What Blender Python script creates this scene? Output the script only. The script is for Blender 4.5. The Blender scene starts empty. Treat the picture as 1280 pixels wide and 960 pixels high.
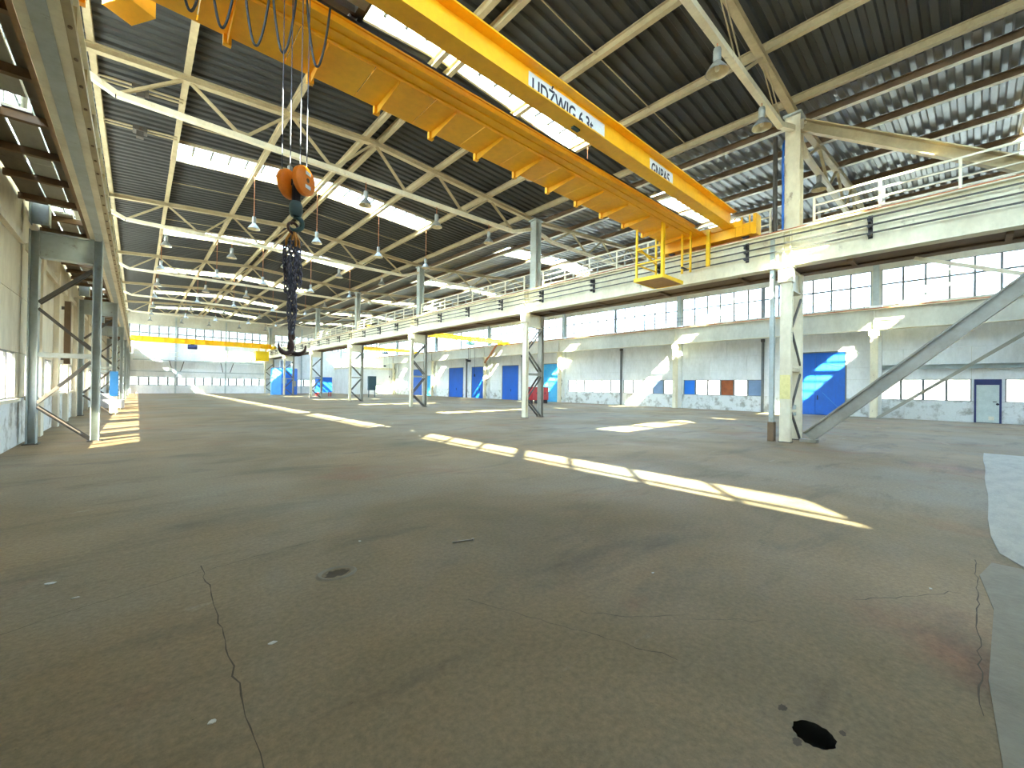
import bpy, math, random
from mathutils import Vector, Matrix

random.seed(7)
SC = bpy.context.scene
COL = SC.collection
R_ = math.radians

# ------------------------------------------------------------------ camera
F_PX, YAW, PITCH, ROLL, CAM_H = 522.0, R_(41.9), R_(0.33), R_(0.76), 1.63
fw = Vector((math.sin(YAW) * math.cos(PITCH), math.cos(YAW) * math.cos(PITCH), math.sin(PITCH)))
rt = Vector((math.cos(YAW), -math.sin(YAW), 0))
up = rt.cross(fw)
rt2 = rt * math.cos(ROLL) + up * math.sin(ROLL)
up2 = -rt * math.sin(ROLL) + up * math.cos(ROLL)
cd = bpy.data.cameras.new('camera')
cam = bpy.data.objects.new('camera', cd)
COL.objects.link(cam)
cd.sensor_width = 36.0
cd.lens = F_PX / 1280 * 36.0
cd.clip_start, cd.clip_end = 0.05, 1000
cam.matrix_world = Matrix(((rt2.x, up2.x, -fw.x, 0), (rt2.y, up2.y, -fw.y, 0), (rt2.z, up2.z, -fw.z, CAM_H), (0, 0, 0, 1)))
SC.camera = cam

# ------------------------------------------------------------------ world, sun, exposure
SUN_DIR = Vector((1.08, 1.0, -1.0)).normalized()          # the way the light travels
world = bpy.data.worlds.new('sky')
SC.world = world
world.use_nodes = True
wn = world.node_tree
bg = wn.nodes['Background']
sky = wn.nodes.new('ShaderNodeTexSky')
sky.sky_type = 'NISHITA'
sky.sun_disc = False
sky.sun_elevation = R_(34)
sky.sun_rotation = math.atan2(-SUN_DIR.x, -SUN_DIR.y)
sky.air_density, sky.dust_density, sky.ozone_density = 1.0, 1.2, 1.0
haze = wn.nodes.new('ShaderNodeMix')                        # thin white haze over the blue
haze.data_type = 'RGBA'
tc = wn.nodes.new('ShaderNodeTexCoord')
sep = wn.nodes.new('ShaderNodeSeparateXYZ')
mr = wn.nodes.new('ShaderNodeMapRange')                     # thick at the horizon, thin overhead
mr.inputs['From Min'].default_value, mr.inputs['From Max'].default_value = 0.0, 0.35
mr.inputs['To Min'].default_value, mr.inputs['To Max'].default_value = .75, .4
wn.links.new(tc.outputs['Generated'], sep.inputs[0])
wn.links.new(sep.outputs['Z'], mr.inputs['Value'])
wn.links.new(mr.outputs[0], haze.inputs[0])
haze.inputs[7].default_value = (2.6, 2.2, 1.75, 1)
wn.links.new(sky.outputs[0], haze.inputs[6])
wn.links.new(haze.outputs[2], bg.inputs[0])
bg.inputs[1].default_value = 1.85
sd = bpy.data.lights.new('sun', 'SUN')
sun = bpy.data.objects.new('sun', sd)
COL.objects.link(sun)
sun.rotation_euler = SUN_DIR.to_track_quat('-Z', 'Y').to_euler()
sun.location = (-40, -40, 60)
sd.energy = 34.0
sd.angle = R_(0.6)
sd.color = (1.0, 0.80, 0.53)
vs = SC.view_settings
vs.view_transform = 'Standard'
vs.look = 'None'
vs.gamma = 1
vs.use_curve_mapping = False
vs.exposure = 2.7
SC.cycles.max_bounces = 14
SC.cycles.diffuse_bounces = 8
SC.cycles.transparent_max_bounces = 16
SC.cycles.caustics_reflective = False
SC.cycles.caustics_refractive = False
SC.cycles.sample_clamp_indirect = 6.0


# ------------------------------------------------------------------ materials
def lin(c):
    return tuple((v / 12.92 if v <= .04045 else ((v + .055) / 1.055) ** 2.4) for v in (x / 255 for x in c))


def nd(nt, t, **k):
    n = nt.nodes.new(t)
    for a, b in k.items():
        setattr(n, a, b)
    return n


def noise(nt, vec, scale, detail=6, rough=.6, dist=0.0):
    n = nd(nt, 'ShaderNodeTexNoise')
    n.inputs['Scale'].default_value = scale
    n.inputs['Detail'].default_value = detail
    n.inputs['Roughness'].default_value = rough
    n.inputs['Distortion'].default_value = dist
    nt.links.new(vec, n.inputs['Vector'])
    return n.outputs['Fac']


def ramp(nt, fac, a, b, ca=(0, 0, 0, 1), cb=(1, 1, 1, 1)):
    r = nd(nt, 'ShaderNodeValToRGB')
    e = r.color_ramp.elements
    e[0].position, e[1].position = a, b
    e[0].color, e[1].color = ca, cb
    nt.links.new(fac, r.inputs[0])
    return r.outputs[0]


def mixc(nt, fac, a, b, mode='MIX'):
    m = nd(nt, 'ShaderNodeMix', data_type='RGBA', blend_type=mode)
    if isinstance(fac, (int, float)):
        m.inputs[0].default_value = fac
    else:
        nt.links.new(fac, m.inputs[0])
    for i, c in ((6, a), (7, b)):
        if isinstance(c, (tuple, list)):
            m.inputs[i].default_value = (*c[:3], 1)
        else:
            nt.links.new(c, m.inputs[i])
    return m.outputs[2]


def coords(nt, scale=(1, 1, 1), world_space=False):
    mp = nd(nt, 'ShaderNodeMapping')
    mp.inputs['Scale'].default_value = scale
    if world_space:
        g = nd(nt, 'ShaderNodeNewGeometry')
        nt.links.new(g.outputs['Position'], mp.inputs[0])
    else:
        t = nd(nt, 'ShaderNodeTexCoord')
        nt.links.new(t.outputs['Object'], mp.inputs[0])
    return mp.outputs[0]


MATS = {}


def mat(name, c, dirt=None, amt=.5, rough=.6, metal=0.0, scale=1.5, stretch=(1, 1, 1), rust=0.0, spec=.5, bump=0.0, lo=.42, hi=.7, rustc=(96, 58, 34)):
    if name in MATS:
        return MATS[name]
    m = bpy.data.materials.new(name)
    m.use_nodes = True
    nt = m.node_tree
    b = nt.nodes['Principled BSDF']
    b.inputs['Roughness'].default_value = rough
    b.inputs['Metallic'].default_value = metal
    b.inputs['Specular IOR Level'].default_value = spec
    c = lin(c)
    v = coords(nt, tuple(s * scale for s in stretch), True)
    col = c
    if dirt is not None:
        d = lin(dirt)
        f = ramp(nt, noise(nt, v, 1.0, 8, .68), lo, hi)
        mm = nd(nt, 'ShaderNodeMath', operation='MULTIPLY')
        nt.links.new(f, mm.inputs[0])
        mm.inputs[1].default_value = amt
        col = mixc(nt, mm.outputs[0], c, d)
        f2 = noise(nt, v, 9.0, 4, .6)
        col = mixc(nt, .25, col, mixc(nt, f2, (.35, .35, .35), (1.4, 1.4, 1.4)), 'MULTIPLY')
    if rust > 0:
        f = ramp(nt, noise(nt, v, 2.3, 9, .7), 1 - rust - .12, 1 - rust + .06)
        col = mixc(nt, f, col, lin(rustc))
    if isinstance(col, tuple):
        b.inputs['Base Color'].default_value = (*col, 1)
    else:
        nt.links.new(col, b.inputs['Base Color'])
    if bump > 0:
        bp = nd(nt, 'ShaderNodeBump')
        bp.inputs['Strength'].default_value = bump
        bp.inputs['Distance'].default_value = .02
        nt.links.new(noise(nt, v, 14.0, 6, .65), bp.inputs['Height'])
        nt.links.new(bp.outputs[0], b.inputs['Normal'])
    MATS[name] = m
    return m


cream = mat('cream_steel_paint', (232, 224, 198), (186, 170, 136), .55, .5, scale=1.1, rust=.27, stretch=(1, 1, .6))
greyw = mat('warm_grey_steel_paint', (156, 152, 138), (118, 112, 98), .6, .55, scale=1.3, rust=.22)
greyst = mat('grey_green_steel_paint', (178, 188, 188), (146, 148, 138), .6, .55, scale=1.3, rust=.26)
tan = mat('tan_roof_steel_paint', (184, 168, 132), (140, 126, 96), .6, .6, scale=1.2, rust=.22)
dkbeam = mat('brown_primer_steel', (124, 100, 74), (84, 68, 52), .6, .7, scale=1.4, rust=.25)
lattice = mat('dark_lattice_steel', (92, 88, 82), (62, 52, 46), .6, .7, scale=2, rust=.3)
deckm = mat('dark_roof_deck_sheet', (54, 55, 55), (38, 38, 37), .6, .55, metal=.0, scale=.5, stretch=(1, 1, 1))
deck2m = mat('galvanised_aisle_deck', (128, 128, 124), (84, 84, 80), .6, .42, metal=.35, scale=.9, stretch=(.3, 2, 1))
plaster = mat('white_plaster', (230, 231, 230), (194, 194, 188), .6, .85, scale=.9, stretch=(1, 1, .45), bump=.25, lo=.46, hi=.72)
plinth = mat('peeling_white_plinth', (224, 226, 224), (146, 142, 130), .8, .9, scale=1.5, bump=.5, lo=.5, hi=.62, rust=.23, rustc=(120, 108, 92))
creamw = mat('aged_cream_concrete', (230, 222, 202), (182, 166, 140), .65, .88, scale=.8, stretch=(1, 1, .4), bump=.3, rust=.22, rustc=(128, 112, 92))
upperw = mat('grey_upper_wall', (206, 203, 190), (172, 165, 148), .6, .85, scale=.7, stretch=(1, 1, .5))
framem = mat('grey_window_frame', (118, 122, 122), (84, 84, 80), .5, .6, scale=2)
whitesteel = mat('white_rail_paint', (232, 226, 206), (176, 160, 128), .4, .5, scale=3, rust=.2)
yellow = mat('crane_yellow_paint', (255, 194, 34), (236, 156, 20), .6, .42, scale=.9, rust=.17, rustc=(120, 58, 14), stretch=(1, 1, 1))
yellow2 = mat('lemon_yellow_paint', (250, 205, 10), (214, 158, 10), .4, .4, scale=1)
orange = mat('hook_block_orange', (236, 128, 20), (196, 90, 14), .4, .4, scale=4)
blue = mat('door_blue_paint', (24, 100, 200), (40, 88, 160), .6, .5, scale=.8, rust=.17, rustc=(150, 176, 206), stretch=(1, 1, .5))
cyan = mat('faded_cyan_paint', (40, 160, 222), (110, 196, 228), .6, .5, scale=.8)
ltblue = mat('light_blue_paint', (66, 150, 222), (44, 112, 190), .5, .5, scale=.9)
red = mat('red_cabinet_paint', (176, 28, 40), (130, 24, 32), .5, .5, scale=3)
black = mat('black_rubber', (26, 26, 26), None, rough=.6)
conduct = mat('dark_conductor_rail', (70, 66, 62), (48, 40, 36), .5, .6, scale=3)
steel = mat('bare_steel', (160, 160, 158), (110, 108, 104), .5, .38, metal=.8, scale=5)
darksteel = mat('dark_steel', (52, 48, 54), (34, 30, 32), .5, .42, metal=.5, scale=6)
chainm = mat('blued_chain_steel', (92, 92, 112), (50, 48, 60), .5, .35, metal=.4, scale=9)
hookm = mat('worn_hook_steel', (96, 72, 70), (50, 36, 36), .6, .4, metal=.4, scale=9)
teal = mat('dark_teal_paint', (40, 70, 74), (28, 44, 46), .5, .5, scale=6)
railor = mat('rusty_orange_rail', (178, 108, 62), (120, 70, 44), .6, .7, scale=2)
lampgrey = mat('lamp_grey_metal', (150, 152, 150), (110, 108, 102), .4, .45, metal=.35, scale=6)
reflector = mat('lamp_reflector', (226, 214, 182), (180, 164, 130), .4, .35, scale=8)
bulbm = mat('frosted_bulb', (240, 238, 226), None, rough=.3)
plate = mat('white_sign_plate', (226, 232, 238), (198, 202, 206), .4, .5, scale=3)
ink = mat('navy_sign_ink', (26, 32, 62), None, rough=.5)
offwhite = mat('off_white_door_paint', (206, 216, 210), (160, 172, 166), .5, .6, scale=2)
navy = mat('navy_door_frame', (52, 62, 112), (40, 46, 84), .5, .6, scale=2)
slabm = mat('pale_concrete_slab', (172, 166, 152), (134, 132, 126), .6, .8, scale=1.6, stretch=(1, 3, 1), bump=.3)
slab2 = mat('buff_concrete_strip', (142, 132, 114), (108, 98, 84), .6, .85, scale=1.6, bump=.3)
crackm = mat('dark_floor_joint', (88, 76, 60), (64, 54, 43), .5, .95, scale=8)
drainm = mat('wet_drain_black', (14, 14, 14), (30, 30, 28), .5, .12, scale=20, bump=.6)
paperm = mat('dusty_white_paper', (204, 200, 190), (160, 154, 142), .5, .8, scale=20)
patchm = mat('faded_yellow_notice', (232, 220, 150), (200, 186, 120), .6, .7, scale=10)
groundm = mat('outside_pale_ground', (188, 184, 174), (150, 146, 138), .5, .9, scale=.2)
pale_walk = mat('pale_walkway_plank', (176, 176, 166), (130, 126, 114), .6, .8, scale=1.2, stretch=(1, .35, 1))
walkm = mat('grimy_walkway_plank', (120, 112, 98), (62, 52, 42), .7, .85, scale=1.2, stretch=(1, .35, 1))
rustpane = mat('rusty_tin_pane', (170, 92, 48), (110, 60, 40), .6, .7, scale=3)
bluepane = mat('blue_tin_pane', (20, 120, 220), None, rough=.5)
greypane = mat('dull_blue_pane', (120, 146, 182), (90, 120, 150), .5, .3, scale=1)
whitepanel = mat('white_block_wrap', (160, 164, 168), (124, 126, 128), .5, .6, scale=2)


def glass(name, tint, clear, frost=(232, 236, 238)):
    m = bpy.data.materials.new(name)
    m.use_nodes = True
    nt = m.node_tree
    nt.nodes.remove(nt.nodes['Principled BSDF'])
    out = nt.nodes['Material Output']
    tr = nd(nt, 'ShaderNodeBsdfTransparent')
    tr.inputs[0].default_value = (*tint, 1)
    tl = nd(nt, 'ShaderNodeBsdfTranslucent')
    tl.inputs[0].default_value = (*lin(frost), 1)
    df = nd(nt, 'ShaderNodeBsdfDiffuse')
    df.inputs[0].default_value = (*lin(frost), 1)
    dust = nd(nt, 'ShaderNodeMixShader')
    dust.inputs[0].default_value = .25
    nt.links.new(tl.outputs[0], dust.inputs[1])
    nt.links.new(df.outputs[0], dust.inputs[2])
    f = ramp(nt, noise(nt, coords(nt, (1, 1, 1), True), 2.2, 5, .6), .3, .75, (max(.01, 1 - clear - .12),) * 3 + (1,), (min(1, 1 - clear + .12),) * 3 + (1,))
    mx = nd(nt, 'ShaderNodeMixShader')
    nt.links.new(f, mx.inputs[0])
    nt.links.new(tr.outputs[0], mx.inputs[1])
    nt.links.new(dust.outputs[0], mx.inputs[2])
    gl = nd(nt, 'ShaderNodeBsdfGlossy')
    gl.inputs['Roughness'].default_value = .08
    m2 = nd(nt, 'ShaderNodeMixShader')
    m2.inputs[0].default_value = .05
    nt.links.new(mx.outputs[0], m2.inputs[1])
    nt.links.new(gl.outputs[0], m2.inputs[2])
    nt.links.new(m2.outputs[0], out.inputs[0])
    return m


skyglass = glass('skylight_glass', (.46, .66, .71), 1.11)
clearglass = glass('clerestory_glass', (.62, .74, .82), .9)
gableglass = glass('gable_glass', (.22, .25, .27), .95)
milkglass = glass('dusty_window_glass', (.52, .55, .56), .84, (196, 200, 200))


def floor_material():
    m = bpy.data.materials.new('stained_concrete_floor')
    m.use_nodes = True
    nt = m.node_tree
    b = nt.nodes['Principled BSDF']
    v = coords(nt, (1, 1, 1), True)
    c = mixc(nt, ramp(nt, noise(nt, v, .35, 7, .6, .6), .3, .72), lin((116, 101, 74)), lin((150, 126, 94)))
    c = mixc(nt, ramp(nt, noise(nt, v, .16, 5, .55, .4), .46, .66), c, lin((136, 126, 108)))          # greyer worn zones
    rustf = nd(nt, 'ShaderNodeMath', operation='MULTIPLY')
    nt.links.new(ramp(nt, noise(nt, v, .42, 6, .6, .8), .58, .74), rustf.inputs[0])
    rustf.inputs[1].default_value = .75
    c = mixc(nt, rustf.outputs[0], c, lin((138, 96, 70)))                                              # reddish dust
    vs_ = coords(nt, (.6, 1.9, 1), True)
    df = nd(nt, 'ShaderNodeMath', operation='MULTIPLY')
    nt.links.new(ramp(nt, noise(nt, vs_, .7, 8, .66, .5), .53, .78), df.inputs[0])
    df.inputs[1].default_value = .85
    c = mixc(nt, df.outputs[0], c, lin((84, 74, 60)))                                                  # dark scuffs
    pf = nd(nt, 'ShaderNodeMath', operation='MULTIPLY')
    nt.links.new(ramp(nt, noise(nt, vs_, 1.1, 9, .7, .3), .64, .78), pf.inputs[0])
    pf.inputs[1].default_value = .7
    c = mixc(nt, pf.outputs[0], c, lin((176, 168, 152)))                                               # pale scrapes
    c = mixc(nt, .5, c, ramp(nt, noise(nt, v, 26, 6, .75), .25, .75, (.35, .35, .35, 1), (1.55, 1.55, 1.55, 1)), 'MULTIPLY')
    sp = ramp(nt, noise(nt, v, 60, 3, .6), .68, .76)
    c = mixc(nt, sp, c, lin((70, 62, 52)))
    nt.links.new(c, b.inputs['Base Color'])
    rr = ramp(nt, noise(nt, v, .5, 6, .6), .3, .7, (.62, .62, .62, 1), (.9, .9, .9, 1))
    nt.links.new(rr, b.inputs['Roughness'])
    b.inputs['Specular IOR Level'].default_value = .35
    bp = nd(nt, 'ShaderNodeBump')
    bp.inputs['Strength'].default_value = .35
    bp.inputs['Distance'].default_value = .012
    nt.links.new(noise(nt, v, 18, 8, .7), bp.inputs['Height'])
    nt.links.new(bp.outputs[0], b.inputs['Normal'])
    return m


floorm = floor_material()


# ------------------------------------------------------------------ mesh helpers
def basis(d, upv):
    d = d.normalized()
    s = d.cross(upv)
    if s.length < 1e-4:
        s = d.cross(Vector((1, 0, 0)) if abs(d.x) < .9 else Vector((0, 1, 0)))
    s.normalize()
    return d, s, s.cross(d).normalized()


def wloc(o):
    p = Vector((0, 0, 0))
    while o is not None:
        p += o.location
        o = o.parent
    return p


class MB:
    """Collects shapes, given in world metres; build() links them as one mesh object under its parent."""

    def __init__(self):
        self.v, self.f, self.sm = [], [], []

    def add(self, vs, fs, smooth=False):
        n = len(self.v)
        self.v += [Vector(p) for p in vs]
        self.f += [tuple(i + n for i in q) for q in fs]
        self.sm += [smooth] * len(fs)
        return self

    def box(self, x0, x1, y0, y1, z0, z1):
        return self.add([(x0, y0, z0), (x1, y0, z0), (x1, y1, z0), (x0, y1, z0), (x0, y0, z1), (x1, y0, z1), (x1, y1, z1), (x0, y1, z1)],
                        [(0, 3, 2, 1), (4, 5, 6, 7), (0, 1, 5, 4), (1, 2, 6, 5), (2, 3, 7, 6), (3, 0, 4, 7)])

    def bar(self, p, q, w, h, upv=(0, 0, 1), o=(0, 0)):
        """box from p to q; w sideways, h along up; o shifts the section."""
        p, q = Vector(p), Vector(q)
        d, s, u = basis(q - p, Vector(upv))
        vs = []
        for a in (p, q):
            for i, j in ((-1, -1), (1, -1), (1, 1), (-1, 1)):
                vs.append(a + s * (o[0] + i * w / 2) + u * (o[1] + j * h / 2))
        return self.add(vs, [(0, 1, 2, 3), (7, 6, 5, 4), (0, 4, 5, 1), (1, 5, 6, 2), (2, 6, 7, 3), (3, 7, 4, 0)])

    def ibeam(self, p, q, w, h, t=.02, upv=(0, 0, 1), tw=None):
        tw = tw or t
        self.bar(p, q, w, t, upv, (0, h / 2 - t / 2))
        self.bar(p, q, w, t, upv, (0, -h / 2 + t / 2))
        return self.bar(p, q, tw, h - 2 * t, upv)

    def channel(self, p, q, w, h, t=.02, upv=(0, 0, 1), side=1):
        self.bar(p, q, w, t, upv, (0, h / 2 - t / 2))
        self.bar(p, q, w, t, upv, (0, -h / 2 + t / 2))
        return self.bar(p, q, t, h - 2 * t, upv, (side * (w / 2 - t / 2), 0))

    def tube(self, pts, r, n=8, caps=True, closed=False):
        pts = [Vector(p) for p in pts]
        rs = r if isinstance(r, (list, tuple)) else [r] * len(pts)
        ref = None
        vs, fs = [], []
        N = len(pts)
        for i, p in enumerate(pts):
            a = pts[(i - 1) % N] if (closed or i > 0) else p
            b = pts[(i + 1) % N] if (closed or i < N - 1) else p
            d = (b - a).normalized()
            if ref is None:
                ref = Vector((0, 0, 1)) if abs(d.z) < .9 else Vector((1, 0, 0))
            s = d.cross(ref).normalized()
            u = s.cross(d).normalized()
            ref = u
            for k in range(n):
                t = 2 * math.pi * k / n
                vs.append(p + (s * math.cos(t) + u * math.sin(t)) * rs[i])
        M = N if closed else N - 1
        for i in range(M):
            for k in range(n):
                a, b = i * n + k, i * n + (k + 1) % n
                c, d_ = ((i + 1) % N) * n + (k + 1) % n, ((i + 1) % N) * n + k
                fs.append((a, d_, c, b))
        if caps and not closed:
            fs.append(tuple(range(n)))
            fs.append(tuple(reversed(range((N - 1) * n, N * n))))
        return self.add(vs, fs, True)

    def lathe(self, c, prof, n=20, axis=(0, 0, 1), smooth=True):
        c, ax = Vector(c), Vector(axis).normalized()
        _, s, u = basis(ax, Vector((0, 1, 0)) if abs(ax.z) > .9 else Vector((0, 0, 1)))
        vs, fs = [], []
        for r, h in prof:
            for k in range(n):
                t = 2 * math.pi * k / n
                vs.append(c + ax * h + (s * math.cos(t) + u * math.sin(t)) * r)
        for i in range(len(prof) - 1):
            for k in range(n):
                fs.append((i * n + k, i * n + (k + 1) % n, (i + 1) * n + (k + 1) % n, (i + 1) * n + k))
        return self.add(vs, fs, smooth)

    def prism(self, poly, off):
        """flat polygon (3D points) swept by off."""
        poly = [Vector(p) for p in poly]
        off = Vector(off)
        n = len(poly)
        return self.add(poly + [p + off for p in poly],
                        [tuple(reversed(range(n))), tuple(range(n, 2 * n))] + [(i, (i + 1) % n, n + (i + 1) % n, n + i) for i in range(n)])

    def build(self, name, m, parent=None, kind=None, label=None, origin=None):
        o0 = wloc(parent) if parent is not None else Vector(origin or (0, 0, 0))
        me = bpy.data.meshes.new(name)
        me.from_pydata([tuple(p - o0) for p in self.v], [], self.f)
        me.polygons.foreach_set('use_smooth', self.sm)
        if any(self.sm):
            try:
                me.set_sharp_from_angle(angle=R_(40))
            except Exception:
                pass
        me.materials.append(m)
        me.update()
        o = bpy.data.objects.new(name, me)
        COL.objects.link(o)
        if parent is not None:
            o.parent = parent
        else:
            o.location = o0
        if kind:
            o['kind'] = kind
        if label:
            o['label'] = label
        return o


def tag(o, label, cat, group=None, kind='thing'):
    o['label'], o['category'], o['kind'] = label, cat, kind
    if group:
        o['group'] = group
    return o


def thing(name, label, cat, loc=(0, 0, 0), group=None, kind='thing'):
    o = bpy.data.objects.new(name, None)
    o.empty_display_size = .2
    COL.objects.link(o)
    o.location = loc
    return tag(o, label, cat, group, kind)


def dup(root, loc, label):
    r = root.copy()
    COL.objects.link(r)
    r.location = loc
    r['label'] = label

    def kids(a, b):
        for ch in list(a.children):
            c = ch.copy()
            COL.objects.link(c)
            c.parent = b
            kids(ch, c)
    kids(root, r)
    return r


def inst(src, parent, loc):
    o = src.copy()
    COL.objects.link(o)
    o.parent = parent
    o.location = loc
    return o


ORD = ['first', 'second', 'third', 'fourth', 'fifth', 'sixth', 'seventh', 'eighth', 'ninth', 'tenth', 'eleventh', 'twelfth', 'thirteenth']

# ------------------------------------------------------------------ plan of the hall (metres; X across, Y along, camera at 0,0)
XL, XR, Y0, Y1 = -2.2, 34.0, -8.0, 76.0
RIDGE, RIDGE2 = 6.85, 25.0
BAYS = [4, 16, 28, 40, 52, 64]
SKY_Y = [(9.2 + 12 * k, 10.9 + 12 * k) for k in range(-1, 6)]
WCOL = [4.2, 16.8, 29.6, 42.4, 55.3, 68.2]


def zdeck(x):
    if x <= 15.9:
        return 11.55 - abs(x - RIDGE) * .07
    return 11.5 - abs(x - RIDGE2) * .064


# ------------------------------------------------------------------ floor
def build_floor():
    fl = thing('floor', 'stained brown concrete floor of the whole hall', 'floor', (0, 0, 0), kind='structure')
    hx, hy, r, n = 2.41, .51, .085, 32
    b = MB()
    x0, x1, y0, y1 = XL - .4, XR + .4, Y0 - .4, Y1 + .4
    s = .3
    for a in ((x0, hx - s, y0, y1), (hx + s, x1, y0, y1), (hx - s, hx + s, y0, hy - s), (hx - s, hx + s, hy + s, y1)):
        b.add([(a[0], a[2], 0), (a[1], a[2], 0), (a[1], a[3], 0), (a[0], a[3], 0)], [(0, 1, 2, 3)])
    ring = [(hx + r * math.cos(2 * math.pi * k / n) * (1 + .06 * math.sin(3 * k)), hy + r * math.sin(2 * math.pi * k / n) * (1 + .05 * math.sin(2 * k))) for k in range(n)]
    sq = []
    for k in range(n):
        t = 2 * math.pi * k / n
        c, d = math.cos(t), math.sin(t)
        m_ = s / max(abs(c), abs(d))
        sq.append((hx + c * m_, hy + d * m_))
    vs = [(x, y, 0) for x, y in sq] + [(x, y, 0) for x, y in ring]
    b.add(vs, [(k, (k + 1) % n, n + (k + 1) % n, n + k) for k in range(n)])
    b.build('slab', floorm, fl)
    p = MB()
    p.add([(x, y, 0) for x, y in ring] + [(x, y, -.1) for x, y in ring],
          [(k, (k + 1) % n, n + (k + 1) % n, n + k) for k in range(n)] + [tuple(range(n, 2 * n))])
    p.build('drain_pit', drainm, fl, label='black wet drain pit sunk in the floor')
    # paler slab and the strip beside it, laid on the right
    rnd = random.Random(3)
    edge = [(6.12, -6.0)] + [(6.15, -.3), (6.5, -.16)] + [(7.2 + i * .97, -.11 + .012 * math.sin(i * 1.7)) for i in range(11)] + [(17.0, -6.0)]
    MB().prism([(x, y, .0005) for x, y in reversed(edge)], (0, 0, .014)).build('pale_slab', slabm, fl, label='pale grey concrete slab let into the brown floor')
    e2 = [(1.2, -6.0), (1.2, -.06), (2.4, -.1), (3.6, -.05), (4.8, -.09), (5.6, -.02), (6.1, -.1), (6.1, -6.0)]
    MB().prism([(x, y, .0004) for x, y in reversed(e2)], (0, 0, .007)).build('buff_strip', slab2, fl)

    def crack(pts, w, name='crack'):
        c = MB()
        vs = []
        for i, (x, y) in enumerate(pts):
            a = Vector(pts[max(0, i - 1)]).to_3d()
            q = Vector(pts[min(len(pts) - 1, i + 1)]).to_3d()
            d = (q - a).normalized()
            ww = w * (.25 + .6 * rnd.random())
            vs += [(x - d.y * ww, y + d.x * ww, .001), (x + d.y * ww, y - d.x * ww, .001)]
        c.add(vs, [(2 * i, 2 * i + 1, 2 * i + 3, 2 * i + 2) for i in range(len(pts) - 1)])
        c.build(name, crackm, fl)

    def wob(p, q, n, a):
        return [(p[0] + (q[0] - p[0]) * i / n + rnd.uniform(-a, a), p[1] + (q[1] - p[1]) * i / n + rnd.uniform(-a, a)) for i in range(n + 1)]
    crack(wob((.45, 4.6), (.41, 1.7), 30, .015), .006)
    crack(wob((.45, 4.45), (1.4, 4.6), 12, .02), .006)
    crack(wob((1.9, 2.6), (2.45, 1.2), 18, .02), .004)
    crack(wob((2.4, 1.9), (3.4, .9), 18, .03), .004)
    crack(wob((5.0, .1), (4.2, .62), 14, .02), .005)
    crack(wob((3.2, -.02), (6.1, .0), 30, .012), .006)
    crack(wob((-1.5, 3.9), (.45, 4.5), 20, .02), .004)
    for y in (16.0, 28.0, 40.0):
        crack(wob((-2, y), (15, y), 40, .02), .012, 'floor_joint')
    # worn patches: darker oil stains and a paler dusted area, each with its own outline
    def blot(cx, cy, rx, ry, m_, nm, z):
        n_ = 22
        MB().add([(cx + rx * math.cos(6.283 * k / n_) * rnd.uniform(.75, 1.2), cy + ry * math.sin(6.283 * k / n_) * rnd.uniform(.75, 1.2), z) for k in range(n_)] + [(cx, cy, z)], [(k, (k + 1) % n_, n_) for k in range(n_)]).build(nm, m_, fl)
    blot(2.485, .66, .028, .02, crackm, 'oil_spot', .0012)
    blot(2.30, .55, .03, .018, crackm, 'oil_spot', .0012)
    blot(2.52, .42, .02, .014, crackm, 'oil_spot', .0012)
    blot(1.3, 3.68, .10, .07, crackm, 'oil_spot', .0012)
    rg = MB()
    n_ = 24
    for (r0, z0), (r1, z1) in (((.17, .001), (.15, .012)), ((.15, .012), (.12, .002))):
        vs = [(1.3 + r0 * math.cos(6.283 * k / n_), 3.68 + r0 * .8 * math.sin(6.283 * k / n_), z0) for k in range(n_)] + [(1.3 + r1 * math.cos(6.283 * k / n_), 3.68 + r1 * .8 * math.sin(6.283 * k / n_), z1) for k in range(n_)]
        rg.add(vs, [(k, (k + 1) % n_, n_ + (k + 1) % n_, n_ + k) for k in range(n_)], True)
    rg.build('floor_socket_rim', slab2, fl)
    g = MB().box(-160, 200, -160, 260, -.9, -.4).build('ground_outside', groundm)
    tag(g, 'pale open ground outside the hall windows', 'ground', kind='structure')


build_floor()


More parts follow.
